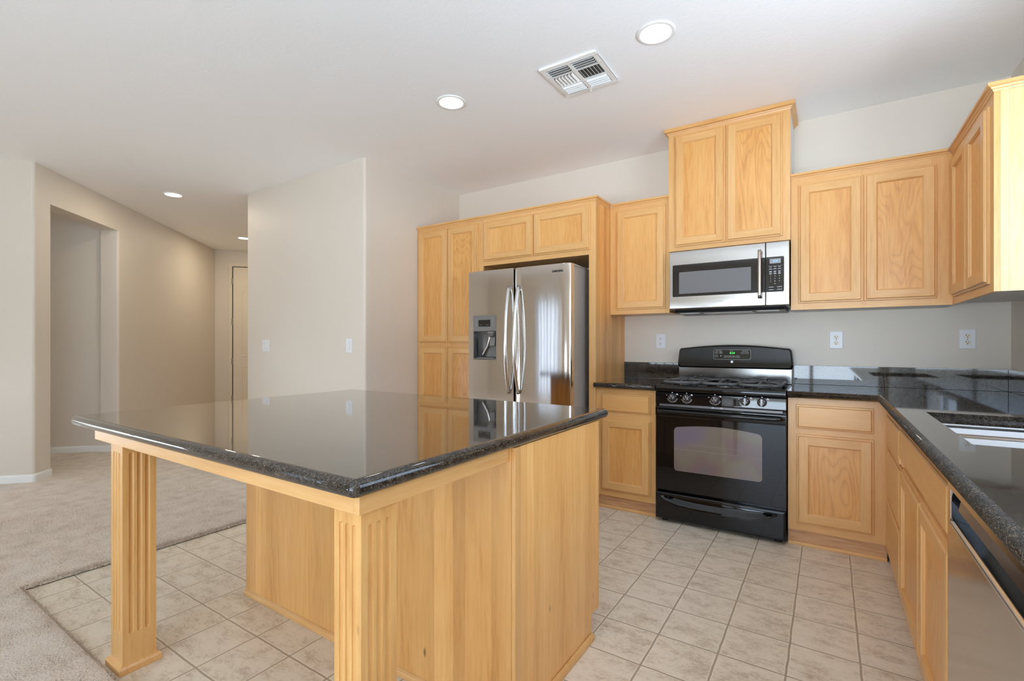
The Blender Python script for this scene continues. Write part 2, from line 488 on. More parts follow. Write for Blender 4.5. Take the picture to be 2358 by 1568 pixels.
struct('wall_front', wallbox_y(MB(), FRONT_Y-0.15, FRONT_Y, LEFT_X-0.15, RIGHT_X, FRONT_WINDOWS), WALL)
struct('wall_far_left', wallbox_x(MB(), LEFT_X-0.15, LEFT_X, FRONT_Y, 0.29, [ADDED_LEFT_WINDOW]), WALL)
# block between the kitchen and the hall, bull-nosed corners
def rounded(poly, idx, r):
    out = []
    for i, p in enumerate(poly):
        if i not in idx: out.append(tuple(p)); continue
        p = Vector(p); a = (Vector(poly[i-1])-p).normalized(); b = (Vector(poly[(i+1) % len(poly)])-p).normalized()
        half = a.angle(b)/2; d = r/math.tan(half)
        c = p + (a+b).normalized()*(r/math.sin(half))
        s0 = p+a*d; s1 = p+b*d
        for k in range(7):
            q = s0.lerp(s1, k/6); out.append(tuple(c + (q-c).normalized()*r))
    return out
blk = rounded([(-3.225, 4.05), (-3.225, 2.70), (-5.04, 2.70), (-5.04, 7.45), (-3.225, 7.45)][::1], {1, 2}, 0.022)
struct('wall_left', MB().prism(blk, 0, CEIL, 0, smooth=True), WALL).data.polygons.foreach_set('use_smooth', [False]*(len(blk)+2))
P0 = Vector((LEFT_X, A.y - (A.x-LEFT_X)))
wl = rounded([P0, A, B, P0+Dd*0.208], {1, 2}, 0.022)
wl2 = rounded([P0, A, B, P0+Dd*0.208], {1}, 0.022)
struct('wall_hall_near', MB().prism(wl, 0, 2.435).prism(wl2, 2.435, CEIL), WALL)
jb = rounded([C, D, D-Nn*0.17, C-Nn*0.17], {0}, 0.022)
struct('wall_hall', MB().prism(jb, 0, 2.435).prism([C, D, D-Nn*0.17, C-Nn*0.17], 2.435, CEIL)
       .prism([B, C, C-Nn*0.17, B-Nn*0.17], 2.435, CEIL), WALL)
Pc = C - Nn*0.17 + Dd*0.03
struct('wall_passage', MB().prism([Pc, Pc-Nn*3.0, Pc-Nn*3.0+Dd*0.12, Pc+Dd*0.12], 0, CEIL)
       .prism([B-Nn*3.0, C-Nn*3.0+Dd*0.03, C-Nn*3.1+Dd*0.03, B-Nn*3.1], 0, CEIL)
       .prism([B-Nn*1.66, B-Nn*1.66-Dd*0.12, B-Nn*3.1-Dd*0.12, B-Nn*3.1], 0, CEIL), WALL)  # unseen gap left before this side wall lets daylight brighten the passage
Ee = D + Nn*5.0
struct('wall_hall_end', MB().prism([D, Ee, Ee+Dd*0.12, D+Dd*0.12], 0, CEIL), WALL)

# carpet with a raised, tufted edge beside the vinyl
CZ = 0.020
def carpet():
    mb = MB()
    mb.box(-11, -3.26, -3.1, 7.5, -0.05, CZ)
    mb.box(-3.26, -1.2, -3.1, 0.655, -0.0005, CZ)
    rnd = np.random.RandomState(3)
    def tufts(pts, hmin, hmax, rad, zo=0.0):
        for (x, y) in pts:
            h = rnd.uniform(hmin, hmax); a = rnd.uniform(0, 6.28); tx, ty = rnd.normal(0, 0.004, 2)
            vs = []
            for k in range(3):
                vs.append((x+rad*math.cos(a+k*2.094), y+rad*math.sin(a+k*2.094), CZ-0.010-zo))
            vs.append((x+tx, y+ty, CZ+h-zo))
            mb.add(vs, [(0, 1, 3), (1, 2, 3), (2, 0, 3)])
    N = 5200
    ys = rnd.uniform(0.655, 2.9, N); tufts(np.c_[-3.258-np.abs(rnd.normal(0, 0.014, N)), ys], 0.0, 0.006, 0.0045)
    N = 3600
    xs = rnd.uniform(-3.26, -1.6, N); tufts(np.c_[xs, 0.653-np.abs(rnd.normal(0, 0.014, N))], 0.0, 0.006, 0.0045)
    N = 5000
    ys = rnd.uniform(0.655, 2.9, N); tufts(np.c_[-3.257+np.abs(rnd.normal(0, 0.005, N)), ys], 0.0, 0.004, 0.0045, 0.005)
    N = 3200
    xs = rnd.uniform(-3.26, -1.6, N); tufts(np.c_[xs, 0.656+np.abs(rnd.normal(0, 0.005, N))], 0.0, 0.004, 0.0045, 0.005)
    N = 42000
    xs = rnd.uniform(-4.6, -1.9, N); ys = rnd.uniform(0.0, 1.9, N)
    k = (xs < -3.265) | (ys < 0.648)
    tufts(np.c_[xs[k], ys[k]], 0.002, 0.007, 0.0055)
    o = struct('carpet', mb, CARPET)
    build('backing', MB().box(-3.2598, -3.2575, 0.656, 2.70, 0.0, 0.011), CARPET_EDGE, o)
    build('backing', MB().box(-3.2598, -1.2, 0.6552, 0.6575, 0.0, 0.009), CARPET_EDGE, o)
carpet()

# baseboards
BBP = [(0, CZ), (0.013, CZ), (0.013, 0.070), (0.009, 0.083), (0, 0.086)]
def bb(name, path): return struct(name, MB().sweep(path, BBP), TRIM)
rw = wl
bb('baseboard_hall_near', [tuple(P0)] + wl[1:8] + wl[8:15] + [tuple(P0+Dd*0.208+Nn*0.02)])
bb('baseboard_passage', [tuple(Pc-Nn*2.9), tuple(Pc)])
bb('baseboard_hall', [tuple(C-Nn*0.17)] + jb[0:7] + [tuple(D)])
bb('baseboard_hall_end', [tuple(D), tuple(D+Nn*0.21)])
bb('baseboard_left', [(-5.04, 7.0)] + blk[8:15][::-1] + blk[1:8][::-1] + [(-3.225, 3.30)])

# windows and glazed doors behind the photographer
def window(name, fn, a0, a1, z0, z1, ncol, nrow, fr=0.05):
    mb = MB()
    def bx(u0, u1, v0, v1, w0, w1):
        ps = [fn(u, v, w) for w in (w0, w1) for v in (v0, v1) for u in (u0, u1)]
        mb.add(ps, [(0, 2, 3, 1), (4, 5, 7, 6), (0, 1, 5, 4), (1, 3, 7, 5), (3, 2, 6, 7), (2, 0, 4, 6)])
    for u in (a0, a1-fr): bx(u, u+fr, z0, z1, -0.10, -0.03)
    for v in (z0, z1-fr): bx(a0, a1, v, v+fr, -0.099, -0.031)
    for i in range(1, ncol):
        u = a0+(a1-a0)*i/ncol; w = 0.03 if (ncol % 2 == 0 and i == ncol//2) else 0.011
        bx(u-w, u+w, z0, z1, -0.08, -0.05)
    for i in range(1, nrow):
        v = z0+(z1-z0)*i/nrow; bx(a0, a1, v-0.011, v+0.011, -0.079, -0.051)
    return struct(name, mb, TRIM)
ff = lambda u, v, w: (u, FRONT_Y+w, v)
window('window_1', ff, *FRONT_WINDOWS[0], 2, 1)
window('window_2', ff, *FRONT_WINDOWS[1], 5, 5)
window('window_3', ff, *FRONT_WINDOWS[2], 2, 1)
window('window_4', lambda u, v, w: (RIGHT_X-w, u, v), *SIDE_WINDOW, 2, 1)
window('added_window_left', lambda u, v, w: (LEFT_X+w, u, v), *ADDED_LEFT_WINDOW, 2, 1)  # unseen window, added only to brighten the ceiling on the left
# vertical blinds hanging inside the first glazed door
mb = MB()
x0, x1, z0, z1 = FRONT_WINDOWS[0]
xx = x0
while xx < x1:
    a = R(14); dx, dy = 0.102*math.cos(a), 0.102*math.sin(a)
    mb.prism([(xx-dx, FRONT_Y+0.07-dy), (xx+dx, FRONT_Y+0.07+dy), (xx+dx+0.002, FRONT_Y+0.07+dy), (xx-dx+0.002, FRONT_Y+0.07-dy)], 0.05, z1+0.02)
    xx += 0.148
mb.box(x0-0.05, x1+0.05, FRONT_Y+0.03, FRONT_Y+0.11, z1+0.02, z1+0.07)
bv = NT('blind_vinyl'); bv.set(Base_Color=srgb(225, 224, 222), Roughness=0.6)
tl = bv.n('ShaderNodeBsdfTranslucent'); tl.inputs['Color'].default_value = (0.74, 0.74, 0.76, 1)
ms = bv.n('ShaderNodeMixShader'); ms.inputs[0].default_value = 0.5
bv.l(bv.b.outputs[0], ms.inputs[1]); bv.l(tl.outputs[0], ms.inputs[2])
bv.l(ms.outputs[0], bv.t.nodes['Material Output'].inputs['Surface'])
struct('trim_1', mb, bv.m)

# far hall door
def hall_door():
    def fn(u, v, w): p = D + Nn*u - Dd*w; return (p.x, p.y, v)
    def bx(mb, u0, u1, v0, v1, w0, w1, m=0):
        ps = [fn(u, v, w) for w in (w0, w1) for v in (v0, v1) for u in (u0, u1)]
        mb.add(ps, [(0, 2, 3, 1), (4, 5, 7, 6), (0, 1, 5, 4), (1, 3, 7, 5), (3, 2, 6, 7), (2, 0, 4, 6)], m)
    W0, W1, H = 0.276, 1.19, 2.462
    d = MB(); bx(d, W0, W1, CZ+0.005, H, 0.001, 0.012)
    door = struct('door_1', d, DOORP)
    c = MB()
    for (a, b) in ((0.205, 0.262), (W1+0.01, W1+0.07)):
        bx(c, a, b, CZ, H+0.012, 0.001, 0.018); bx(c, a+0.01, b-0.01, CZ, H+0.012, 0.001, 0.024)
    bx(c, 0.205, W1+0.07, H+0.012, H+0.07, 0.001, 0.018)
    build('door_casing', c, DOORP, door, 0.003)
    g = MB(); bx(g, 0.262, W0, CZ, H+0.012, 0.0005, 0.002); bx(g, 0.262, W1+0.01, H, H+0.012, 0.0005, 0.002)
    build('door_gap', g, DARK, door)
    # raised mouldings: an arched upper panel over a square lower one
    pm = MB()
    def mould(poly):
        rr = []
        k = len(poly)
        cx = sum(p[0] for p in poly)/k; cz = sum(p[1] for p in poly)/k
        for (s, w) in ((1.0, 0.012), (0.985, 0.017), (0.955, 0.017), (0.94, 0.0122), (0.90, 0.0122), (0.86, 0.016)):
            rr.append([fn(cx+(p[0]-cx)*s, cz+(p[1]-cz)*(1-(1-s)*0.45), w) for p in poly])
        pm.rings(rr, 0, False)
    up = [(0.40, 0.98)] + [(1.07, 0.98)] + [(1.07-0.67*i/12, 2.02+0.27*math.sqrt(max(0, 1-(2*i/12-1)**2))) for i in range(13)]
    mould(up)
    mould([(0.40, 0.17), (1.07, 0.17), (1.07, 0.82), (0.40, 0.82)])
    build('door_panel', pm, DOORP, door)
    for z in (2.229, 1.563, 0.911, 0.302):
        hb = MB(); bx(hb, 0.252, 0.278, z-0.05, z+0.05, 0.012, 0.021); build('hinge', hb, HINGE, door)
hall_door()

# ------------------------------------------------------------------ cabinet parts
FRAME_W = 0.020
def door_ring(fn, u0, u1, v0, v1, panel=True, lip=0.013):
    """returns (frame mesh, panel mesh) for a door, or (front, None) for a drawer front"""
    fr = MB(); pn = MB()
    def rect(i, w): return [fn(u0+i, v0+i, w), fn(u1-i, v0+i, w), fn(u1-i, v1-i, w), fn(u0+i, v1-i, w)]
    def strip(prof):
        for (i0, w0), (i1, w1) in zip(prof[:-1], prof[1:]):
            a, b = rect(i0, w0), rect(i1, w1)
            for k in range(4):
                j = (k+1) % 4
                fr.add([a[k], a[j], b[j], b[k]], [(0, 1, 2, 3)], 1 if k in (0, 2) else 0)
    outer = [(0, 0), (0, 0.0070), (0.0025, 0.0095), (0.0092, 0.0098), (0.0100, 0.0150), (0.0125, 0.0190), (0.0145, 0.0200)]
    strip(outer)
    s0 = 0.0145
    if not panel:
        q = rect(s0, 0.020); fr.add(q, [(0, 1, 2, 3)], 1); fr.add(rect(0, 0), [(3, 2, 1, 0)], 1)
        return fr, None
    s1 = 0.058
    # stiles run full height, rails sit between them
    for (a, b) in ((u0+s0, u0+s1), (u1-s1, u1-s0)):
        fr.add([fn(a, v0+s0, .02), fn(b, v0+s0, .02), fn(b, v1-s0, .02), fn(a, v1-s0, .02)], [(0, 1, 2, 3)], 0)
    for (a, b) in ((v0+s0, v0+s1), (v1-s1, v1-s0)):
        fr.add([fn(u0+s1, a, .02), fn(u1-s1, a, .02), fn(u1-s1, b, .02), fn(u0+s1, b, .02)], [(0, 1, 2, 3)], 1)
    strip([(s1, 0.020), (s1+0.002, 0.0188), (s1+0.003, 0.0150), (s1+0.0065, 0.0130), (s1+0.0075, 0.0085), (s1+0.0085, 0.0085)])
    strip([(s1+0.0085, 0.0085), (s1+0.0085, 0.003), (0, 0)])
    i = s1+0.0085
    a, b = rect(i, 0.004), rect(i, 0.0084)
    pn.rings([a, b], 0)
    return fr, pn
def add_door(parent, fn, u0, u1, v0, v1, axis='x', name='door'):
    fr, pn = door_ring(fn, u0, u1, v0, v1)
    d = build(name, fr, [WZ, WX if axis == 'x' else WY], parent)
    build('panel', pn, PZ, d)
    return d
def add_drawer(parent, fn, u0, u1, v0, v1, axis='x', name='drawer'):
    fr, _ = door_ring(fn, u0, u1, v0, v1, panel=False)
    m = PX if axis == 'x' else PY
    return build(name, fr, [m, m], parent)
def face_frame(parent, fn, stiles, rails, th=0.02, axis='x', mats=None):
    """stiles: (u0,u1,v0,v1) vertical pieces; rails: (u0,u1,v0,v1) horizontal; w from 0 back to -th"""
    mb = MB()
    for lst, m in ((stiles, 0), (rails, 1)):
        for (u0, u1, v0, v1) in lst:
            e = 0.0004 if m else 0.0
            ps = [fn(u, v, w) for w in (-th, -e) for v in (v0, v1) for u in (u0, u1)]
            mb.add(ps, [(0, 2, 3, 1), (4, 5, 7, 6), (0, 1, 5, 4), (1, 3, 7, 5), (3, 2, 6, 7), (2, 0, 4, 6)], m)
    return build('face_frame', mb, mats or [WZ, WX if axis == 'x' else WY], parent)
def crown_prof(zt, h=0.034, out=0.022):
    return [(-0.004, zt-h), (0.002, zt-h), (0.005, zt-h+0.008), (0.009, zt-h+0.010), (0.012, zt-h+0.017), (out, zt-h+0.021), (out, zt), (-0.004, zt)]
def crown(parent, path, zt, h=0.034, out=0.022, mat=None):
    return build('crown_molding', MB().sweep(path, crown_prof(zt, h, out)), mat or WX, parent)
CT = 2.279                                                    # top of the cabinet crowns

# pantry
FY = 3.32
t = thing('pantry_cabinet', 'tall maple pantry cabinet with four doors left of the steel refrigerator', 'cabinet', (-2.85, 3.6, 0))
build('body', MB().box(-3.222, -2.500, FY+0.02, BACK_Y-0.002, 0.0, 2.262), WZ, t)
fy = face_y(FY)
face_frame(t, fy, [(-3.222, -3.19, 0.09, 2.262), (-2.53, -2.4605, 0.09, 2.262), (-2.868, -2.836, 0.09, 2.23)],
           [(-3.19, -2.53, 2.20, 2.262), (-3.19, -2.53, 1.16, 1.215), (-3.19, -2.53, 0.09, 0.15)])
for (a, b) in ((-3.199, -2.855), (-2.850, -2.511)):
    add_door(t, fy, a, b, 1.205, 2.226); add_door(t, fy, a, b, 0.134, 1.170)
crown(t, [(-3.222, FY), (-2.4605, FY)], CT)
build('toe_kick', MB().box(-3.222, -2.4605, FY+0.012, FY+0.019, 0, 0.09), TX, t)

# cabinet over the refrigerator with its side panel
t = thing('refrigerator_cabinet', 'maple bridge cabinet with two short doors above the refrigerator and tall side panel', 'cabinet', (-1.95, 3.6, 1.85))
build('body', MB().box(-2.4595, -1.49, FY+0.02, BACK_Y-0.002, 1.860, 2.262), WZ, t)
face_frame(t, fy, [(-1.487, -1.434, 0.001, 2.262), (-1.978, -1.95, 1.9, 2.2)], [(-2.4595, -1.487, 1.855, 1.905), (-2.4595, -1.487, 2.19, 2.262)])
add_door(t, fy, -2.454, -1.966, 1.892, 2.225); add_door(t, fy, -1.961, -1.475, 1.892, 2.225)
build('side_panel', MB().box(-1.456, -1.4345, FY+0.0202, BACK_Y-0.002, 0.001, 2.262), IZ, t)
crown(t, [(-2.4595, FY), (-1.434, FY), (-1.434, 3.578)], CT)

# upper cabinet between refrigerator and microwave
UY = 3.60
uy = face_y(UY)
t = thing('wall_cabinet', 'small single-door maple wall cabinet between refrigerator panel and microwave', 'cabinet', (-1.2, 3.76, 1.42))
build('body', MB().box(-1.432, -0.974, UY+0.02, BACK_Y-0.002, 1.422, 2.262), WZ, t)
face_frame(t, uy, [(-1.432, -1.36, 1.420, 2.262), (-1.02, -0.974, 1.420, 2.262)], [(-1.36, -1.02, 1.420, 1.475), (-1.36, -1.02, 2.19, 2.262)])
add_door(t, uy, -1.379, -1.003, 1.455, 2.219)
crown(t, [(-1.41, UY), (-0.974, UY)], CT)

# tall cabinet over the microwave
TYY = 3.57
ty = face_y(TYY)
t = thing('wall_cabinet', 'tallest maple wall cabinet, two doors, reaching the ceiling above the microwave', 'cabinet', (-0.588, 3.75, 1.86))
build('body', MB().box(-0.9715, -0.2045, TYY+0.02, BACK_Y-0.002, 1.861, 2.72), UNDER, t)
face_frame(t, ty, [(-0.972, -0.915, 1.859, 2.72), (-0.262, -0.204, 1.859, 2.72), (-0.60, -0.575, 1.9, 2.70)], [(-0.915, -0.262, 1.859, 1.905), (-0.915, -0.262, 2.665, 2.72)])
add_door(t, ty, -0.929, -0.590, 1.889, 2.683); add_door(t, ty, -0.584, -0.247, 1.889, 2.683)
crown(t, [(-0.972, BACK_Y-0.002), (-0.972, TYY), (-0.204, TYY), (-0.204, BACK_Y-0.002)], CEIL-0.0015, 0.045, 0.026)

# right uppers on the back wall
RX = 0.579
t = thing('wall_cabinet', 'wide two-door maple wall cabinet on back wall right of the microwave', 'cabinet', (0.19, 3.76, 1.41))
build('body', MB().box(-0.203, RX+0.018, UY+0.02, BACK_Y-0.002, 1.412, 2.262), UNDER, t)
face_frame(t, uy, [(-0.203, -0.14, 1.410, 2.262), (0.16, 0.19, 1.43, 2.24), (0.49, RX-0.0005, 1.410, 2.262)], [(-0.14, 0.49, 1.410, 1.47), (-0.14, 0.49, 2.185, 2.262)])
add_door(t, uy, -0.161, 0.174, 1.450, 2.207); add_door(t, uy, 0.179, 0.512, 1.450, 2.207)
crown(t, [(-0.203, UY), (RX-0.0225, UY)], CT)

# right wall upper
ux = face_x(RX)
t = thing('wall_cabinet', 'maple wall cabinet on the right wall with pale end panel facing the room', 'cabinet', (0.74, 3.2, 1.41))
build('body', MB().box(RX+0.02, RIGHT_X-0.002, 2.812, BACK_Y-0.35, 1.414, 2.262), UNDER, t)
face_frame(t, ux, [(2.80, 2.86, 1.410, 2.262), (3.185, 3.22, 1.43, 2.24), (3.53, UY-0.0005, 1.410, 2.262)], [(2.86, 3.53, 1.410, 1.47), (2.86, 3.53, 2.185, 2.262)], axis='y')
ep = MB(); ep.box(RX+0.0205, RX+0.046, 2.800, 2.811, 1.410, 2.262, 0); ep.box(RX+0.047, RIGHT_X-0.002, 2.802, 2.811, 1.410, 2.262, 0)
build('end_panel', ep, EZ, t)
add_door(t, ux, 2.856, 3.199, 1.447, 2.207, 'y'); add_door(t, ux, 3.204, 3.547, 1.450, 2.207, 'y')
crown(t, [(RX, UY-0.001), (RX, 2.80), (RIGHT_X-0.002, 2.80)], CT, mat=WY)

# ---------------- base cabinets
BY = 3.33
by = face_y(BY)
t = thing('base_cabinet', 'maple base cabinet with drawer and door between refrigerator panel and range', 'cabinet', (-1.21, 3.6, 0))
build('body', MB().box(-1.432, -0.996, BY+0.02, BACK_Y-0.002, 0.0, 0.870), WZ, t)
face_frame(t, by, [(-1.432, -1.375, 0.09, 0.870), (-1.045, -0.995, 0.09, 0.870)], [(-1.375, -1.045, 0.83, 0.870), (-1.375, -1.045, 0.65, 0.715), (-1.375, -1.045, 0.09, 0.15)])
add_drawer(t, by, -1.391, -1.027, 0.701, 0.836); add_door(t, by, -1.391, -1.027, 0.134, 0.656)
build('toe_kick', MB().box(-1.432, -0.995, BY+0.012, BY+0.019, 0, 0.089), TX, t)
build('shoe_molding', MB().sweep([(-1.432, BY+0.012), (-0.995, BY+0.012)], [(0, 0.0005), (0.011, 0.0005), (0.011, 0.010), (0.006, 0.017), (0, 0.019)]), WX, t)

BX = 0.270
t = thing('base_cabinet', 'maple base cabinet with drawer above door right of the black range', 'cabinet', (0.03, 3.6, 0))
build('body', MB().box(-0.201, BX-0.001, BY+0.02, BACK_Y-0.002, 0.0, 0.870), WZ, t)
face_frame(t, by, [(-0.203, -0.145, 0.09, 0.870), (0.19, BX-0.0005, 0.09, 0.870)], [(-0.145, 0.19, 0.825, 0.870), (-0.145, 0.19, 0.65, 0.705), (-0.145, 0.19, 0.09, 0.15)])
add_drawer(t, by, -0.161, 0.209, 0.695, 0.833); add_door(t, by, -0.159, 0.210, 0.134, 0.660)
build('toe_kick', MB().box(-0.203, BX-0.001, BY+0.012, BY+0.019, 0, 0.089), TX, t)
build('shoe_molding', MB().sweep([(-0.203, BY+0.012), (BX-0.002, BY+0.012)], [(0, 0.0005), (0.011, 0.0005), (0.011, 0.010), (0.006, 0.017), (0, 0.019)]), WX, t)

bx_ = face_x(BX)
t = thing('drawer_cabinet', 'narrow maple base cabinet with three stacked drawers in the right corner', 'cabinet', (0.55, 2.98, 0))
build('body', MB().box(BX+0.02, RIGHT_X-0.002, 2.627, BY+0.0005, 0.0, 0.870), WZ, t)
face_frame(t, bx_, [(2.627, 2.66, 0.09, 0.870), (3.15, BY-0.0005, 0.09, 0.870)], [(2.66, 3.15, 0.835, 0.870), (2.66, 3.15, 0.65, 0.68), (2.66, 3.15, 0.37, 0.41), (2.66, 3.15, 0.09, 0.13)], axis='y')
add_drawer(t, bx_, 2.636, 3.178, 0.664, 0.828, 'y'); add_drawer(t, bx_, 2.636, 3.178, 0.399, 0.654, 'y'); add_drawer(t, bx_, 2.636, 3.178, 0.120, 0.389, 'y')
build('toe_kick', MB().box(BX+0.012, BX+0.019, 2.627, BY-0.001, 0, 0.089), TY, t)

t = thing('sink_cabinet', 'maple sink base cabinet with false drawer front over two doors', 'cabinet', (0.55, 2.12, 0))
build('body', MB().box(BX+0.02, RIGHT_X-0.002, 1.618, 2.625, 0.0, 0.60), WZ, t)
face_frame(t, bx_, [(1.618, 1.66, 0.09, 0.870), (2.59, 2.625, 0.09, 0.870), (2.08, 2.13, 0.10, 0.68)], [(1.66, 2.59, 0.835, 0.870), (1.66, 2.59, 0.65, 0.71), (1.66, 2.59, 0.09, 0.13)], axis='y')
add_drawer(t, bx_, 1.625, 2.618, 0.697, 0.838, 'y', 'false_drawer_front')
add_door(t, bx_, 2.110, 2.618, 0.120, 0.663, 'y'); add_door(t, bx_, 1.625, 2.104, 0.120, 0.663, 'y')
build('toe_kick', MB().box(BX+0.012, BX+0.019, 1.618, 2.625, 0, 0.089), TY, t)

t = thing('base_cabinet', 'maple end base cabinet beyond the dishwasher at the near right', 'cabinet', (0.55, 0.66, 0))
build('body', MB().box(BX+0.001, RIGHT_X-0.002, 0.34, 0.986, 0.0, 0.870), WZ, t)

# ---------------- countertops
CTZ, TH, BR = 0.914, 0.040, 0.020
BULL = [(BR*math.cos(R(a)), CTZ-BR+BR*math.sin(R(a))) for a in range(-90, 91, 12)]
def bull(e): return [(d+e, z) for d, z in BULL]
EY, EX = 3.295, 0.240           # where the straight top stops and the rounded nose begins
t = thing('countertop', 'short black granite countertop with backsplash left of the range', 'countertop', (-1.21, 3.6, 0.874))
mb = MB().box(-1.4335, -0.985, EY, BACK_Y-0.002, CTZ-TH, CTZ)
mb.sweep([(-1.4335, EY), (-0.985, EY)], bull(0.0), smooth=True, openprof=True)
build('slab', mb, GRAN, t)
bsl = MB().box(-1.4335, -0.982, BACK_Y-0.014, BACK_Y-0.0005, CTZ+0.0005, 1.043)
build('backsplash', bsl, GRAN, t, 0.001)
build('grout_line', MB().box(-1.4335, -0.982, BACK_Y-0.0155, BACK_Y-0.0141, CTZ+0.0004, CTZ+0.002), plain('grey_grout', (0.12, 0.12, 0.12), 0.6), t)

t = thing('countertop', 'L-shaped black granite countertop wrapping the right corner around the sink', 'countertop', (0.5, 2.6, 0.874))
SK = (0.330, 0.775, 1.80, 2.565)       # sink cut-out x0,x1,y0,y1
CEND = 0.33
mb = MB()
mb.box(-0.204, EX, EY, BACK_Y-0.002, CTZ-TH, CTZ)
mb.box(EX, RIGHT_X-0.002, SK[3], BACK_Y-0.002, CTZ-TH, CTZ)
mb.box(EX, SK[0], SK[2], SK[3], CTZ-TH, CTZ)
mb.box(SK[1], RIGHT_X-0.002, SK[2], SK[3], CTZ-TH, CTZ)
mb.box(EX, RIGHT_X-0.002, CEND, SK[2], CTZ-TH, CTZ)
mb.sweep([(-0.204, EY), (EX, EY), (EX, CEND)], bull(0.0), smooth=True, openprof=True)
build('slab', mb, GRAN, t)
bsl = MB().box(-0.202, 0.30, BACK_Y-0.014, BACK_Y-0.0005, CTZ+0.0005, 1.043)
bsl.box(0.3015, RIGHT_X-0.0145, BACK_Y-0.014, BACK_Y-0.0005, CTZ+0.0005, 1.043)
yy = BACK_Y-0.0146
while yy > CEND+0.1:
    y2 = max(yy-0.46, CEND)
    bsl.box(RIGHT_X-0.014, RIGHT_X-0.0005, y2, yy, CTZ+0.0005, 1.043); yy = y2-0.0015
build('backsplash', bsl, GRAN, t, 0.001)

# ---------------- undermount sink
t = thing('kitchen_sink', 'stainless steel undermount double sink in the right countertop', 'sink', (0.55, 2.18, 0.67))
def basin(mb, x0, x1, y0, y1, ztop, zbot):
    rr = []
    for (i, z, r) in ((-0.016, ztop, 0.03), (0.0, ztop, 0.04), (0.004, ztop-0.006, 0.045), (0.012, zbot+0.05, 0.05), (0.022, zbot+0.018, 0.055), (0.05, zbot, 0.06)):
        rr.append([(p[0], p[1], z) for p in rrect(x0+i, x1-i, y0+i, y1-i, r)])
    mb.rings(rr, 0, True, cap0=False)
mb = MB(); zt = CTZ-TH-0.001
basin(mb, SK[0]+0.004, SK[1]-0.004, SK[2]+0.004, 2.295, zt-0.012, 0.68)
build('near_bowl', mb, STEEL_SINK, t)
mb = MB()
basin(mb, SK[0]+0.004, SK[1]-0.004, 2.365, SK[3]-0.004, zt-0.012, 0.68)
build('far_bowl', mb, STEEL_SINK, t)
mb = MB().sweep(rrect(SK[0]-0.012, SK[1]+0.012, SK[2]-0.012, SK[3]+0.012, 0.03), [(0, zt), (0, zt-0.016), (-0.018, zt-0.012), (-0.02, zt)], closed=True, smooth=True)
build('rim', mb, STEEL_SINK, t)
build('divider', MB().tube([(SK[0]+0.004, 2.33, zt-0.033), (0.45, 2.33, zt-0.033), (0.6, 2.33, zt-0.033), (SK[1]-0.004, 2.33, zt-0.033)], 0.028, 20), STEEL_SINK, t)
for (a, nm) in ((2.05, 'drain'), (2.465, 'drain')):
    build(nm, MB().lathe([(0.001, 0.003), (0.03, 0.003), (0.042, 0.006), (0.045, 0.002), (0.045, 0.0)], (0.55, a, 0.6805), 'z', 24), CHROME, t)

# ---------------- island
IS = (-2.455, -0.787, 0.632, 1.972)
t = thing('kitchen_island', 'maple kitchen island base with panelled sides and two fluted legs', 'kitchen island', (-1.6, 1.4, 0))
IX0, IX1, IYF, IYB = -2.321, -0.800, 1.240, 1.883
build('body', MB().box(IX0+0.012, IX1-0.012, IYF+0.012, IYB-0.02, 0.10, 0.872).box(IX0+0.012, IX1-0.012, IYF+0.012, IYB-0.075, 0.0, 0.10), WZ, t)
build('front_panel', MB().box(IX0, IX1-0.0125, IYF, IYF+0.0115, 0.001, 0.872), IZ, t)
ep = MB()
ep.prism([(IYF+0.034, 0.001), (IYB-0.072, 0.001), (IYB-0.072, 0.10), (IYB-0.022, 0.10), (IYB-0.022, 0.872), (IYF+0.034, 0.872)], IX1-0.012, IX1, 0, fn=lambda p, a: (a, p[0], p[1]))
build('end_panel', ep, IZ, t)
build('corner_stile', MB().box(IX1-0.012, IX1+0.002, IYF, IYF+0.033, 0.001, 0.872), WZ, t, 0.0015)
build('corner_stile', MB().box(IX1-0.012, IX1+0.002, IYB-0.0215, IYB, 0.10, 0.872), WZ, t, 0.0015)
build('left_panel', MB().box(IX0, IX0+0.0115, IYF+0.012, IYB-0.02, 0.001, 0.872), IZ, t)
fb = lambda u, v, w: (u, IYB+w-0.02, v)
for k in range(3):
    a = IX0+0.02+k*0.495
    fr, pn = door_ring(fb, a, a+0.485, 0.14, 0.84)
    d = build('door', fr, [WZ, WX], t); build('panel', pn, PZ, d)
shoe = [(0, 0.0005), (0.012, 0.0005), (0.012, 0.014), (0.009, 0.021), (0.004, 0.026), (0, 0.028)]
build('base_molding', MB().sweep([(IX0, IYF), (IX1+0.002, IYF), (IX1+0.002, IYB-0.072)], shoe), WX, t)
build('base_molding', MB().sweep([(IX0, IYB-0.075), (IX0, IYF)], shoe), WY, t)
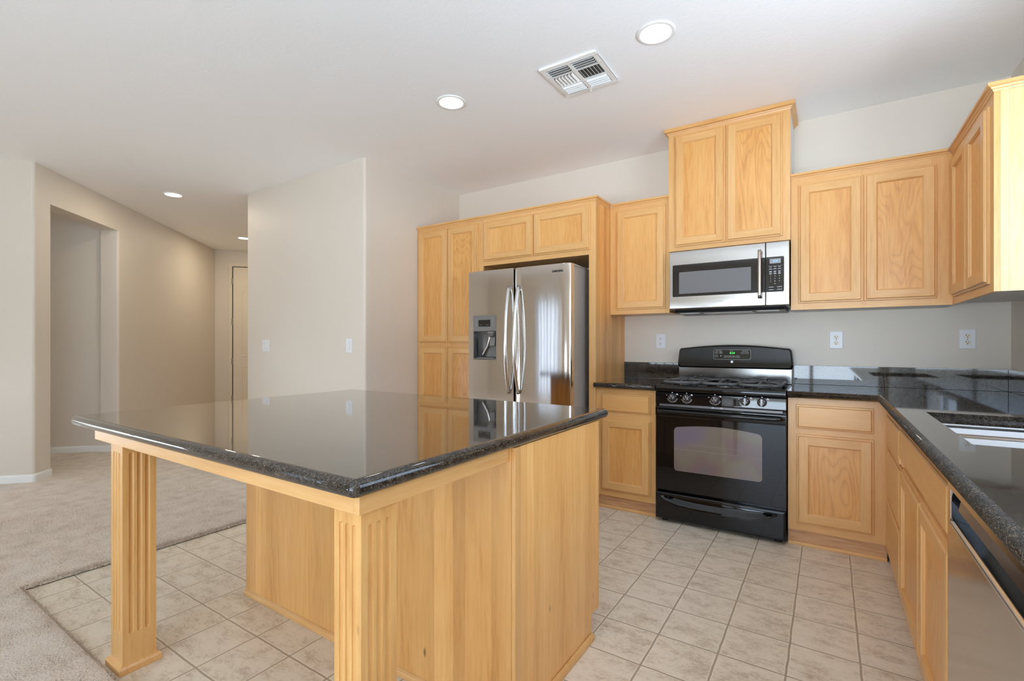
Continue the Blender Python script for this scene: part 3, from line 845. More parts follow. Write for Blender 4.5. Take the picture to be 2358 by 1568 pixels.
# apron boards under the overhang
ap = MB().box(-2.326, -0.8385, 0.6725, 0.6925, 0.829, 0.8735)
build('apron', ap, WX, t, 0.0015)
ap = MB().box(-0.8385, -0.820, 0.6725, IYF-0.0005, 0.829, 0.8735)
build('apron', ap, WY, t, 0.0015)
def flute_leg(x0, x1, y0, y1, z0, z1, fz0, fz1):
    """square post, three round-ended flutes on every face"""
    mb = MB()
    def face(fn, w):
        # local a across 0..w, z up, d inwards
        fw = w*0.078; cs = [w*0.26, w*0.50, w*0.74]; dep = 0.0060; N = 6
        us = [0.0]
        for c in cs: us += [c-fw] + [c-fw*math.cos(math.pi*k/N) for k in range(1, N)] + [c+fw]
        us.append(w)
        def depth(u, z):
            for c in cs:
                d = abs(u-c)
                if d < fw:
                    zz0, zz1 = fz0+fw, fz1-fw
                    e = 0.0
                    if z > zz1: e = z-zz1
                    elif z < zz0: e = zz0-z
                    q = math.hypot(d, e)/fw
                    if q < 1: return dep*math.sqrt(1-q*q)
            return 0.0
        zs = [z0] + [fz0+fw*(1-math.cos(math.pi/2*k/6)) for k in range(7)] + [fz1-fw+fw*math.sin(math.pi/2*k/6) for k in range(7)] + [z1]
        vs = [fn(u, z, depth(u, z)) for z in zs for u in us]; nu = len(us)
        mb.add(vs, [(j*nu+i, j*nu+i+1, (j+1)*nu+i+1, (j+1)*nu+i) for j in range(len(zs)-1) for i in range(nu-1)], 0)
    w, l = x1-x0, y1-y0
    face(lambda u, z, d: (x0+u, y0+d, z), w)
    face(lambda u, z, d: (x1-d, y0+u, z), l)
    face(lambda u, z, d: (x1-u, y1-d, z), w)
    face(lambda u, z, d: (x0+d, y1-u, z), l)
    mb.add([(x0, y0, z1), (x1, y0, z1), (x1, y1, z1), (x0, y1, z1)], [(0, 1, 2, 3)])
    return mb
lm = [(0, 0.0005), (0.014, 0.0005), (0.014, 0.020), (0.010, 0.028), (0.004, 0.031), (0, 0.033)]
for (a, b) in ((-2.232, -2.127), (-0.930, -0.8395)):
    y0, y1 = 0.6935, 0.795
    if a < -2: y0, y1 = 0.6935, 0.798
    lg = build('leg', flute_leg(a, b, y0-0.012 if False else y0, y1, 0.0005, 0.873, 0.135, 0.795), IP, t)
    build('base_molding', MB().sweep([(a, y0), (b, y0), (b, y1), (a, y1)], lm, closed=True), WX, lg)

t = thing('island_countertop', 'large black granite island countertop with rounded edges', 'countertop', (-1.6, 1.3, 0.874))
rr = []
prof = [(BR, CTZ-TH)] + [(BR-BR*math.cos(R(a)), CTZ-BR+BR*math.sin(R(a))) for a in range(-90, 91, 12)]
for (i, z) in prof:
    rr.append([(p[0], p[1], z) for p in rrect(IS[0]+i, IS[1]-i, IS[2]+i, IS[3]-i, max(0.004, 0.024-i), 5)])
mb = MB().rings(rr, 0, True)
o = build('slab', mb, GRAN, t)

# ---------------- refrigerator
RF = 3.10
t = thing('refrigerator', 'stainless side-by-side refrigerator with curved handles and ice dispenser', 'refrigerator', (-1.987, 3.5, 0))
build('body', MB().box(-2.436, -1.536, RF+0.075, BACK_Y-0.06, 0.02, 1.757), GREYP, t, 0.004)
build('base_grille', MB().box(-2.43, -1.54, RF+0.06, RF+0.074, 0.02, 0.09), BLKP, t)
def fridge_door(x0, x1):
    # softly bowed front
    N = 14; rr = []
    pts = []
    w = x1-x0
    for k in range(N+1):
        u = k/N; pts.append((x0+w*u, RF+0.004-0.004*math.sin(math.pi*u)))
    poly = [(x0, RF+0.064)] + [(x0+0.0, RF+0.012)] + pts[1:-1] + [(x1, RF+0.012), (x1, RF+0.064)]
    return MB().prism(poly[::-1], 0.095, 1.772, 0, smooth=False)
# left door is built as four slabs round the dispenser bay
DX0, DX1, DZ0, DZ1 = -2.396, -2.172, 1.068, 1.418
mb = MB()
ld = (-2.442, -2.0105)
mb.box(ld[0], DX0, RF, RF+0.064, 0.095, 1.772); mb.box(DX1, ld[1], RF, RF+0.064, 0.095, 1.772)
mb.box(DX0, DX1, RF, RF+0.064, 0.095, DZ0); mb.box(DX0, DX1, RF, RF+0.064, DZ1, 1.772)
dl = build('door', mb, STEEL_FR, t)
dr = build('door', fridge_door(-2.0035, -1.532), STEEL_FR, t, 0.005, 3)
ds = MB()
ds.box(DX0+0.004, DX1-0.004, RF+0.056, RF+0.0635, DZ0, 1.294)        # back of bay
ds.box(DX0, DX0+0.004, RF+0.001, RF+0.0635, DZ0, 1.294); ds.box(DX1-0.004, DX1, RF+0.001, RF+0.0635, DZ0, 1.294)
ds.box(DX0+0.004, DX1-0.004, RF+0.001, RF+0.056, DZ0, DZ0+0.012)
ds.box(DX0+0.004, DX1-0.004, RF+0.008, RF+0.056, 1.290, 1.294)
bay = build('dispenser', ds, DISPGREY, t, 0.001)
cp = MB().prism(rrect(DX0+0.001, DX1-0.001, 1.295, DZ1-0.001, 0.006), RF-0.001, RF+0.03, 0, fn=lambda p, a: (p[0], a, p[1]))
build('dispenser_control', cp, GREYD, t, 0.001)
bz = MB().prism(rrect(-2.344, -2.228, 1.331, 1.383, 0.002), RF-0.0025, RF, 0, fn=lambda p, a: (p[0], a, p[1]))
build('display', bz, BLKG, bay)
for z in (1.345, 1.362, 1.379, 1.396):
    for x in (-2.366, -2.204):
        mk = MB().lathe([(0.0025, 0), (0.0025, -0.001)], (x, RF-0.001, z), 'y', 8)
        mk.box(x-0.008, x+0.008, RF-0.0016, RF-0.001, z-0.007, z-0.006)
        build('button', mk, LOGO_PALE, bay)
for (a, b) in ((-2.335, -2.305), (-2.272, -2.238)):
    build('display_mark', MB().box(a, b, RF-0.0032, RF-0.0026, 1.343, 1.3445), LOGO_PALE, bay)
sp = MB().lathe([(0.045, 1.292), (0.040, 1.275), (0.026, 1.258), (0.024, 1.25), (0.001, 1.25)], (-2.235, RF+0.036, 0), 'z', 24)
build('spout', sp, GREYD, bay)
pd = MB().prism([(-2.262, 1.175), (-2.210, 1.175), (-2.203, 1.248), (-2.255, 1.248)], RF+0.030, RF+0.040, 0, fn=lambda p, a: (p[0], a, p[1]))
build('paddle', pd, GREYD, bay, 0.004)
tr = MB().tube([(-2.345, RF+0.044, DZ0+0.014), (-2.325, RF+0.044, DZ0+0.05), (-2.285, RF+0.046, 1.18), (-2.268, RF+0.046, 1.24), (-2.262, RF+0.046, 1.285)], 0.011, 10)
build('chute', tr, STEEL, bay)
build('drip_tray', MB().box(DX0+0.03, DX1-0.03, RF+0.006, RF+0.05, DZ0+0.012, DZ0+0.016), GREYD, bay)
for (x, d) in ((-2.050, dl), (-1.962, dr)):
    pts = []
    for k in range(25):
        s = k/24; z = 0.815+(1.632-0.815)*s
        pts.append((x+(0.006 if x < -2 else -0.004)*math.sin(math.pi*s), RF-0.006-0.062*math.sin(math.pi*s)**0.8, z))
    build('handle', MB().tube(pts, 0.0125, 14, sq=0.9), CHROME, d)
lg = MB()
text_into(lg, 'SAMSUNG', 0.021, lambda a, b, c: (-1.634+a*0.92, RF-0.0012-c, 1.717+b), 0.0006, bold=0.0003)
build('logo', lg, LOGO, dr)
for (x0, x1) in ((-2.436, -2.33), (-1.64, -1.536)):
    build('hinge_cover', MB().prism([(RF+0.062, 1.7575), (RF+0.30, 1.7575), (RF+0.30, 1.762), (RF+0.12, 1.772), (RF+0.062, 1.774)], x0, x1, 0, fn=lambda p, a: (a, p[0], p[1])), GREYP, t, 0.003)

# ---------------- range
RG = 3.28
t = thing('gas_range', 'black freestanding gas range with five knobs and oven window', 'range', (-0.593, 3.6, 0))
XL, XR = -0.978, -0.2085
build('body', MB().box(XL+0.002, XR-0.002, RG+0.032, BACK_Y-0.03, 0.022, 0.868), BLK, t, 0.002)
ck = [(BACK_Y-0.085, 0.912), (RG+0.05, 0.912), (RG+0.03, 0.917), (RG+0.012, 0.918), (RG-0.002, 0.914), (RG-0.009, 0.905), (RG-0.010, 0.890), (RG-0.007, 0.876), (RG+0.0, 0.871), (RG+0.02, 0.869), (BACK_Y-0.085, 0.869)]
build('cooktop', MB().prism(ck[::-1], XL, XR, 0, fn=lambda p, a: (a, p[0], p[1])), BLK, t, 0.003)
cpn = [(RG-0.007, 0.866), (RG-0.010, 0.80), (RG-0.006, 0.792), (RG+0.031, 0.792), (RG+0.031, 0.866)]
panel = build('control_panel', MB().prism(cpn, XL-0.001, XR+0.001, 0, fn=lambda p, a: (a, p[0], p[1])), BLK, t, 0.003)
build('vent_slot', MB().box(XL+0.02, XR-0.02, RG+0.008, RG+0.0315, 0.776, 0.791), GREYD, t)
# dial printing
YP = RG-0.0098
def dot(mb, x0, x1, z0, z1): mb.box(x0, x1, YP-0.0006, YP, z0, z1)
KX = [-0.867, -0.775, -0.602, -0.427, -0.336]; KZ = 0.838
for kx in KX:
    dm = MB(); red = MB()
    for a in range(200, 345, 16):
        c, s = math.cos(R(a)), math.sin(R(a)); q0, q1 = 0.030, 0.036
        px, pz = -s, c
        dm.add([(kx+c*q0-px*0.0008, YP-0.0006, KZ+s*q0-pz*0.0008), (kx+c*q1-px*0.0008, YP-0.0006, KZ+s*q1-pz*0.0008),
                (kx+c*q1+px*0.0008, YP-0.0006, KZ+s*q1+pz*0.0008), (kx+c*q0+px*0.0008, YP-0.0006, KZ+s*q0+pz*0.0008)], [(0, 1, 2, 3)])
    arcp = arc(kx, KZ, 0.0305, 195, 345, 18)
    arcq = arc(kx, KZ, 0.0295, 195, 345, 18)
    for i in range(18):
        dm.add([(p[0], YP-0.0006, p[1]) for p in (arcp[i], arcp[i+1], arcq[i+1], arcq[i])], [(0, 1, 2, 3)])
    tm = MB(); dot(tm, kx-0.004, kx+0.004, KZ+0.030, KZ+0.0335); build('top_mark', tm, WHITEMARK, panel)
    om = MB(); dot(om, kx-0.041, kx-0.033, KZ+0.012, KZ+0.0145); build('off_mark', om, WHITEMARK, panel)
    fs = MB()
    for (dx, dz) in ((0.027, 0.019), (0.031, 0.024), (0.035, 0.019)):
        fs.lathe([(0.0032, 0), (0.0032, -0.0006)], (kx+dx, YP, KZ+dz), 'y', 8)
    red.lathe([(0.0022, 0), (0.0022, -0.0007)], (kx+0.027, YP, KZ+0.018), 'y', 8)
    build('dial_scale', dm, WHITEMARK, panel)
    build('burner_symbol', fs, WHITEMARK, panel)
    build('dial_dot', red, REDMARK, panel)
dm = MB(); dot(dm, -0.490, -0.452, 0.8015, 0.8035)
build('panel_lettering', dm, WHITEMARK, panel)
dm = MB()
for r_ in range(3): dot(dm, -0.385, -0.364, 0.806+0.004*r_, 0.8078+0.004*r_)
build('panel_lettering', dm, WHITEMARK, panel)
sq = MB()
for x in (-0.625, -0.616, -0.575, -0.566):
    for z in (0.7795, 0.7845): sq.box(x, x+0.006, RG+0.0068, RG+0.0079, z, z+0.0035)
sq.box(-0.606, -0.582, RG+0.0068, RG+0.0079, 0.7815, 0.783)
build('vent_marks', sq, WHITEMARK, panel)
for kx in KX:
    kb = MB().lathe([(0.0265, 0.0), (0.0265, -0.006), (0.0245, -0.012), (0.0235, -0.020), (0.020, -0.024), (0.001, -0.0245)], (kx, RG-0.0095, KZ), 'y', 28)
    kb.box(kx-0.0055, kx+0.0055, RG-0.0405, RG-0.030, KZ-0.022, KZ+0.022)
    k_ = build('knob', kb, KNOB, t)
    ki = MB().box(kx-0.0010, kx+0.0010, RG-0.0412, RG-0.0405, KZ+0.002, KZ+0.020)
    ki.box(kx-0.012, kx-0.006, RG-0.0345, RG-0.0335, KZ-0.006, KZ-0.003); ki.box(kx+0.006, kx+0.013, RG-0.0345, RG-0.0335, KZ-0.006, KZ-0.003)
    build('pointer', ki, WHITEMARK, k_)
# oven door
od = MB().box(XL-0.001, XR+0.001, RG, RG+0.031, 0.214, 0.774)
odo = build('oven_door', od, BLK, t, 0.004)
hb = [(RG-0.006, 0.772), (RG-0.010, 0.765), (RG-0.008, 0.715), (RG-0.0005, 0.706), (RG-0.0005, 0.772)]
build('handle_band', MB().prism(hb, XL-0.001, XR+0.001, 0, fn=lambda p, a: (a, p[0], p[1])), BLK, odo, 0.002)
pts = [(-0.955, RG-0.008, 0.746), (-0.950, RG-0.028, 0.746), (-0.935, RG-0.040, 0.746)] + [(-0.92+0.66*k/14, RG-0.042-0.006*math.sin(math.pi*k/14), 0.746) for k in range(15)] + [(-0.245, RG-0.040, 0.746), (-0.232, RG-0.028, 0.746), (-0.227, RG-0.008, 0.746)]
build('handle', MB().tube(pts, 0.0125, 14), BLK, odo)
WX0, WX1 = -0.858, -0.336
top = arc(WX1-0.028, 0.616, 0.028, 0, 75, 5) + [(WX1-0.030-(WX1-WX0-0.060)*i/16, 0.6445+0.019*math.sin(math.pi*i/16)) for i in range(17)] + arc(WX0+0.028, 0.616, 0.028, 105, 180, 5)
wp = arc(WX1-0.02, 0.374, 0.02, -90, 0, 5) + top + arc(WX0+0.02, 0.374, 0.02, 180, 270, 5)
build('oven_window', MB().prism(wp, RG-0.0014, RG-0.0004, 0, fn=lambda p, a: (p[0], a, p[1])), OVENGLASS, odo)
rk = MB().tube([(WX0+0.004, RG-0.0016, 0.497), (WX1-0.004, RG-0.0016, 0.497)], 0.0008, 6).tube([(WX0+0.09, RG-0.0016, 0.533), (WX1-0.004, RG-0.0016, 0.533)], 0.0006, 6)
build('rack_line', rk, plain('rack_glint', (0.35, 0.30, 0.28), 0.4), odo)
# storage drawer with a scooped pull
def drawer_front():
    mb = MB(); nx, nz = 90, 30; x0, x1, z0, z1 = XL+0.001, XR-0.001, 0.026, 0.199
    def dep(x, z):
        cx = -0.598; hw = 0.342; u = (x-cx)/hw
        if abs(u) >= 1: return 0
        zt = 0.181; zb = 0.116 + 0.060*abs(u)**5
        if z >= zt or z <= zb: return 0
        q = (z-zb)/(zt-zb); side = min(1, (1-abs(u))/0.10)
        return 0.026*math.sin(q*math.pi/2)**1.3*side
    xs = [x0+(x1-x0)*i/nx for i in range(nx+1)]
    zs = sorted([z0+(z1-z0)*i/nz for i in range(nz+1)] + [0.1805, 0.1815])
    rnd_ = lambda x, z: 0.006*(max(0, 1-(min(x-x0, x1-x, z-z0, z1-z))/0.008))**2
    vs = [(x, RG-0.014+dep(x, z)+rnd_(x, z), z) for z in zs for x in xs]; k = nx+1
    mb.add(vs, [(j*k+i, j*k+i+1, (j+1)*k+i+1, (j+1)*k+i) for j in range(len(zs)-1) for i in range(nx)], 0, True)
    mb.box(x0, x1, RG+0.015, RG+0.031, z0, z1)
    for (a, b, c, d) in ((x0, x1, z0, z0+0.001), (x0, x1, z1-0.001, z1)): mb.box(a, b, RG-0.008, RG+0.015, c, d)
    for (a, b) in ((x0, x0+0.001), (x1-0.001, x1)): mb.box(a, b, RG-0.008, RG+0.015, z0, z1)
    return mb
build('storage_drawer', drawer_front(), BLK, t)
for x in (-0.93, -0.255):
    build('foot', MB().lathe([(0.014, 0.022), (0.014, 0.012), (0.022, 0.010), (0.022, 0.0005)], (x, RG+0.055, 0), 'z', 16), BLKP, t)
    build('foot', MB().lathe([(0.014, 0.022), (0.014, 0.012), (0.022, 0.010), (0.022, 0.0005)], (x, BACK_Y-0.08, 0), 'z', 16), BLKP, t)
# backguard
BG = 3.812
bg_ = build('backguard_panel', MB().box(-0.967, -0.209, BG+0.020, BACK_Y-0.035, 0.9125, 1.03), BLKM, t, 0.003)
ol = [(-0.955, 1.014), (-0.215, 1.014), (-0.203, 1.024), (-0.199, 1.045), (-0.207, 1.125), (-0.212, 1.148), (-0.226, 1.160)]
ol += [(-0.226-0.728*i/20, 1.160+0.026*math.sin(math.pi*i/20)) for i in range(1, 20)]
ol += [(-0.954, 1.160), (-0.963, 1.148), (-0.966, 1.125), (-0.973, 1.045), (-0.967, 1.024)]
con = MB(); rr = []
for (i, y) in ((0.0, BACK_Y-0.03), (0.0, BG+0.022), (0.004, BG+0.008), (0.012, BG)):
    cx, cz = -0.586, 1.095
    rr.append([(cx+(p[0]-cx)*(1-i/0.38), y+(0.0 if y > BG+0.03 else (p[1]-1.09)*0.12), cz+(p[1]-cz)*(1-i/0.085)) for p in ol])
con.rings(rr)
cons = build('console', con, BLK, t, 0.004, 3)
tilt = lambda z: BG+(z-1.09)*0.12
def cpt(x, z, w): return (x, tilt(z)-w, z)
dsp = MB().prism(rrect(-0.712, -0.463, 1.079, 1.152, 0.012), 0, 0.003, 0, fn=lambda p, a: cpt(p[0], p[1], a))
dd = build('display', dsp, BLKG, cons)
rim = MB(); a_ = rrect(-0.712, -0.463, 1.079, 1.152, 0.012); b_ = rrect(-0.7105, -0.4645, 1.0805, 1.1505, 0.011)
for i in range(len(a_)):
    j = (i+1) % len(a_); rim.add([cpt(*a_[i], 0.0034), cpt(*a_[j], 0.0034), cpt(*b_[j], 0.0034), cpt(*b_[i], 0.0034)], [(0, 1, 2, 3)])
def obl(x, z, w, h):
    p = rrect(x-w, x+w, z-h, z+h, min(w, h)*0.95, 4); q = rrect(x-w+0.001, x+w-0.001, z-h+0.001, z+h-0.001, min(w, h)*0.85, 4)
    for i in range(len(p)):
        j = (i+1) % len(p); rim.add([cpt(*p[i], 0.0034), cpt(*p[j], 0.0034), cpt(*q[j], 0.0034), cpt(*q[i], 0.0034)], [(0, 1, 2, 3)])
for (x, z) in ((-0.692, 1.128), (-0.661, 1.128), (-0.692, 1.104), (-0.514, 1.128), (-0.487, 1.128), (-0.628, 1.100), (-0.601, 1.100), (-0.574, 1.100), (-0.547, 1.100)):
    obl(x, z, 0.0125, 0.008); rim.add([cpt(x-0.006, z-0.001, 0.0034), cpt(x+0.006, z-0.001, 0.0034), cpt(x+0.006, z+0.0015, 0.0034), cpt(x-0.006, z+0.0015, 0.0034)], [(0, 1, 2, 3)])
for z in (1.128, 1.104):
    s_ = 1 if z > 1.11 else -1
    rim.add([cpt(-0.666, z+0.004, 0.0036), cpt(-0.656, z+0.004, 0.0036), cpt(-0.661, z-0.005, 0.0036)], [(0, 1, 2)])
for (x0_, x1_) in ((-0.697, -0.655), (-0.520, -0.480), (-0.600, -0.580)):
    rim.add([cpt(x0_, 1.141, 0.0034), cpt(x1_, 1.141, 0.0034), cpt(x1_, 1.1435, 0.0034), cpt(x0_, 1.1435, 0.0034)], [(0, 1, 2, 3)])
build('button_marks', rim, plain('button_print', (0.42, 0.43, 0.42), 0.4), dd)
dg_ = MB(); text_into(dg_, '8:24', 0.020, lambda a, b, c: cpt(-0.584+a, 1.126+b, 0.0036+c), 0.0003)
build('clock_digits', dg_, GREEN, dd)
lgm = MB()
c0 = [(-0.586+0.0085*math.cos(R(a)), 1.063+0.0085*math.sin(R(a))) for a in range(0, 360, 15)]
lgm.prism(c0, 0.0, 0.0012, 0, fn=lambda p, a: cpt(p[0], p[1], a))
lgo = build('logo', lgm, plain('badge_silver', (0.72, 0.73, 0.76), 0.25, 0.6), cons)
lt = MB(); text_into(lt, 'GE', 0.009, lambda a, b, c: cpt(-0.586+a, 1.063+b, 0.0014+c), 0.0002)
build('logo_letters', lt, LOGO, cons)
# grates and burners
GZ = 0.9125
def grate(x0, x1, y0, y1, centers):
    mb = MB(); zt = 0.946; r = 0.0065
    loop = rrect(x0, x1, y0, y1, 0.045, 6)
    mb.tube([(p[0], p[1], zt-0.012) for p in loop] + [(loop[0][0], loop[0][1], zt-0.012)], 0.0105, 8)
    for (fx, fy_) in ((x0+0.03, y0+0.012), (x1-0.03, y0+0.012), (x0+0.03, y1-0.012), (x1-0.03, y1-0.012), ((x0+x1)/2, y0), ((x0+x1)/2, y1)):
        mb.tube([(fx, fy_, zt-0.012), (fx, fy_, GZ+0.0005)], 0.0075, 8)
    for (cx, cy) in centers:
        for a in range(4):
            ang = R(45+90*a) if x1-x0 > 0.24 else R(90*a)
            dx, dy = math.cos(ang), math.sin(ang)
            L = 1.0
            # run out to the frame
            tx = (x1-cx if dx > 0 else cx-x0)/max(abs(dx), 1e-6); ty_ = (y1-cy if dy > 0 else cy-y0)/max(abs(dy), 1e-6)
            L = min(tx, ty_, 0.17)
            mb.tube([(cx+dx*0.03, cy+dy*0.03, zt), (cx+dx*L*0.75, cy+dy*L*0.75, zt), (cx+dx*L, cy+dy*L, zt-0.010)], [0.006, 0.008, 0.0085], 8)
    if len(centers) > 1:
        my = (centers[0][1]+centers[1][1])/2
        mb.tube([(x0, my, zt-0.010), (x0+0.03, my, zt-0.002), (x1-0.03, my, zt-0.002), (x1, my, zt-0.010)], 0.0065, 8)
    return mb
GY0, GY1 = RG+0.055, 3.80
for (x0, x1, cs) in ((-0.945, -0.712, [(-0.83, 3.44), (-0.83, 3.68)]), (-0.700, -0.490, [(-0.595, 3.56)]), (-0.478, -0.245, [(-0.36, 3.44), (-0.36, 3.68)])):
    build('grate', grate(x0, x1, GY0, GY1, cs), IRON, t)
    for (cx, cy) in cs:
        bq = build('burner', MB().lathe([(0.048, GZ+0.0005), (0.046, GZ+0.010), (0.036, GZ+0.014), (0.001, GZ+0.014)], (cx, cy, 0), 'z', 28), plain('burner_alloy', (0.45, 0.43, 0.40), 0.4, 0.8) if 'burner_alloy' not in bpy.data.materials else bpy.data.materials['burner_alloy'], t)
        build('burner_cap', MB().lathe([(0.038, GZ+0.0145), (0.039, GZ+0.020), (0.034, GZ+0.024), (0.001, GZ+0.025)], (cx, cy, 0), 'z', 28), BLKP, bq)

# ---------------- microwave
MF = 3.53
t = thing('microwave', 'stainless over-the-range microwave with black window above the range', 'microwave', (-0.583, 3.73, 1.41))
build('body', MB().box(-0.957, -0.209, MF+0.032, BACK_Y-0.002, 1.437, 1.8555), BLKP, t)
dm_ = MB().prism([(MF+0.031, 1.438), (MF+0.006, 1.438), (MF+0.001, 1.447), (MF, 1.50), (MF, 1.80), (MF+0.001, 1.842), (MF+0.006, 1.850), (MF+0.031, 1.850)][::-1], -0.958, -0.3435, 0, fn=lambda p, a: (a, p[0], p[1]))
mdoor = build('door', dm_, STEEL_MW, t, 0.004)
pm_ = MB().prism([(MF+0.031, 1.438), (MF+0.006, 1.438), (MF+0.001, 1.447), (MF, 1.50), (MF, 1.80), (MF+0.001, 1.842), (MF+0.006, 1.850), (MF+0.031, 1.850)][::-1], -0.3405, -0.208, 0, fn=lambda p, a: (a, p[0], p[1]))
mpan = build('control_panel', pm_, STEEL_MW, t, 0.004)
fnY = lambda p, a: (p[0], a, p[1])
gl = arc(-0.925, 1.534, 0.008, 180, 270, 4) + [(-0.3445, 1.526), (-0.3445, 1.752)] + arc(-0.925, 1.744, 0.008, 90, 180, 4)
build('window_border', MB().prism(gl, MF-0.0022, MF-0.0003, 0, fn=fnY), BLKG, mdoor)
build('window_screen', MB().prism(rrect(-0.888, -0.427, 1.546, 1.699, 0.002), MF-0.0030, MF-0.0023, 0, fn=fnY), MWSCREEN, mdoor)
kp = [(-0.3395, 1.526)] + arc(-0.245, 1.534, 0.008, -90, 0, 4) + arc(-0.245, 1.744, 0.008, 0, 90, 4) + [(-0.3395, 1.752)]
kpo = build('keypad', MB().prism(kp, MF-0.0022, MF-0.0003, 0, fn=fnY), BLKG, mpan)
build('display', MB().box(-0.318, -0.255, MF-0.0029, MF-0.0023, 1.709, 1.739), LCD, kpo)
dgm = MB(); text_into(dgm, '8:24', 0.016, lambda a, b, c: (-0.285+a, MF-0.0031-c, 1.724+b), 0.0002)
build('clock_digits', dgm, BLUE, kpo)
km = MB()
for r_ in range(4):
    for c_ in range(3):
        x = -0.313+0.025*c_; z = 1.686-0.0125*r_ - (0.004 if r_ > 1 else 0)
        km.box(x-0.008, x+0.008, MF-0.0029, MF-0.0023, z, z+0.003)
        if r_ > 1: km.box(x-0.006, x+0.006, MF-0.0029, MF-0.0023, z-0.004, z-0.0015)
for r_ in range(4):
    for c_ in range(3):
        ch = '123456789*0#'[r_*3+c_]
        if ch in '*#': continue
        text_into(km, ch, 0.011, lambda a, b, c, x=-0.313+0.025*c_, z=1.628-0.0165*r_: (x+a, MF-0.0025-c, z+b), 0.0002)
for z in (1.695, 1.670): km.box(-0.325, -0.245, MF-0.0028, MF-0.0023, z, z+0.0006)
for (x, z) in ((-0.310, 1.556), (-0.262, 1.556), (-0.310, 1.540), (-0.262, 1.540)): km.box(x-0.014, x+0.014, MF-0.0028, MF-0.0023, z, z+0.003)
build('key_marks', km, plain('key_print', (0.50, 0.52, 0.56), 0.4), kpo)
pts = [(-0.373, MF-0.001, 1.492), (-0.373, MF-0.020, 1.490)] + [(-0.373, MF-0.030-0.012*math.sin(math.pi*k/12), 1.488+0.311*k/12) for k in range(13)] + [(-0.373, MF-0.020, 1.797), (-0.373, MF-0.001, 1.795)]
hbx = MB().tube([(-0.373, MF-0.030-0.008*math.sin(math.pi*k/12), 1.486+0.313*k/12) for k in range(13)], 0.0115, 12)
hbx.tube([(-0.373, MF, 1.512), (-0.373, MF-0.03, 1.512)], 0.008, 8).tube([(-0.373, MF, 1.772), (-0.373, MF-0.03, 1.772)], 0.008, 8)
build('handle', hbx, STEEL_MW, mdoor)
lg = MB(); text_into(lg, 'SAMSUNG', 0.014, lambda a, b, c: (-0.630+a, MF-0.0008-c, 1.482+b), 0.0003)
build('logo', lg, LOGO_PALE, mdoor)
vb = MB().prism([(MF+0.034, 1.4365), (MF+0.050, 1.416), (BACK_Y-0.05, 1.408), (BACK_Y-0.03, 1.4365)], -0.93, -0.235, 0, fn=lambda p, a: (a, p[0], p[1]))
ven = build('vent_hood', vb, BLKP, t, 0.003)
vl = MB()
for (a, b) in ((-0.90, -0.77), (-0.40, -0.27)): vl.box(a, b, MF+0.075, MF+0.16, 1.4105, 1.4145)
build('light_lens', vl, LENSM, ven)
vg = MB()
vg.box(-0.74, -0.43, MF+0.09, MF+0.30, 1.409, 1.4125)
build('grease_filter', vg, GREYP, ven)

# ---------------- dishwasher
DXF = 0.250
t = thing('dishwasher', 'stainless dishwasher with recessed pocket handle at the right edge', 'dishwasher', (0.55, 1.31, 0))
DY0, DY1 = 0.990, 1.614
build('body', MB().box(DXF+0.05, RIGHT_X-0.03, DY0, DY1, 0.0, 0.868), BLKP, t)
fx = face_x(DXF)
PY0, PY1, PZ0, PZ1 = 1.020, 1.580, 0.748, 0.833
md = MB()
md.box(DXF, DXF+0.049, DY0, PY0, 0.10, 0.862); md.box(DXF, DXF+0.049, PY1, DY1, 0.10, 0.862)
md.box(DXF, DXF+0.049, PY0, PY1, 0.10, PZ0); md.box(DXF, DXF+0.049, PY0, PY1, PZ1, 0.862)
ddo = build('door', md, STEEL_DW, t)
pk = MB()
pk.box(DXF+0.042, DXF+0.0485, PY0, PY1, PZ0, PZ1)
pk.box(DXF+0.0005, DXF+0.042, PY1-0.012, PY1-0.0003, PZ0+0.0005, PZ1-0.0005)
pk.box(DXF+0.0005, DXF+0.042, PY0+0.0003, PY0+0.012, PZ0+0.0005, PZ1-0.0005)
build('handle_pocket', pk, BLKG, ddo)
build('pocket_plate', MB().prism([(DXF+0.012, PZ1-0.0005), (DXF+0.005, 0.797), (DXF+0.011, 0.795), (DXF+0.03, PZ1-0.0005)], PY0+0.014, PY1-0.0545, 0, fn=lambda p, a: (p[0], a, p[1])), CHROME, ddo)
build('pocket_lip', MB().prism([(DXF-0.003, PZ0), (DXF-0.004, PZ0+0.010), (DXF+0.004, PZ0+0.014), (DXF+0.040, PZ0+0.004), (DXF+0.040, PZ0+0.0005)], PY0+0.013, PY1-0.013, 0, fn=lambda p, a: (p[0], a, p[1])), CHROME, ddo, 0.002)
build('top_gap', MB().box(DXF+0.008, DXF+0.049, DY0, DY1, 0.8625, 0.8685), SLOT, t)
build('toe_panel', MB().box(DXF+0.06, DXF+0.075, DY0, DY1, 0.001, 0.099), BLKP, t)

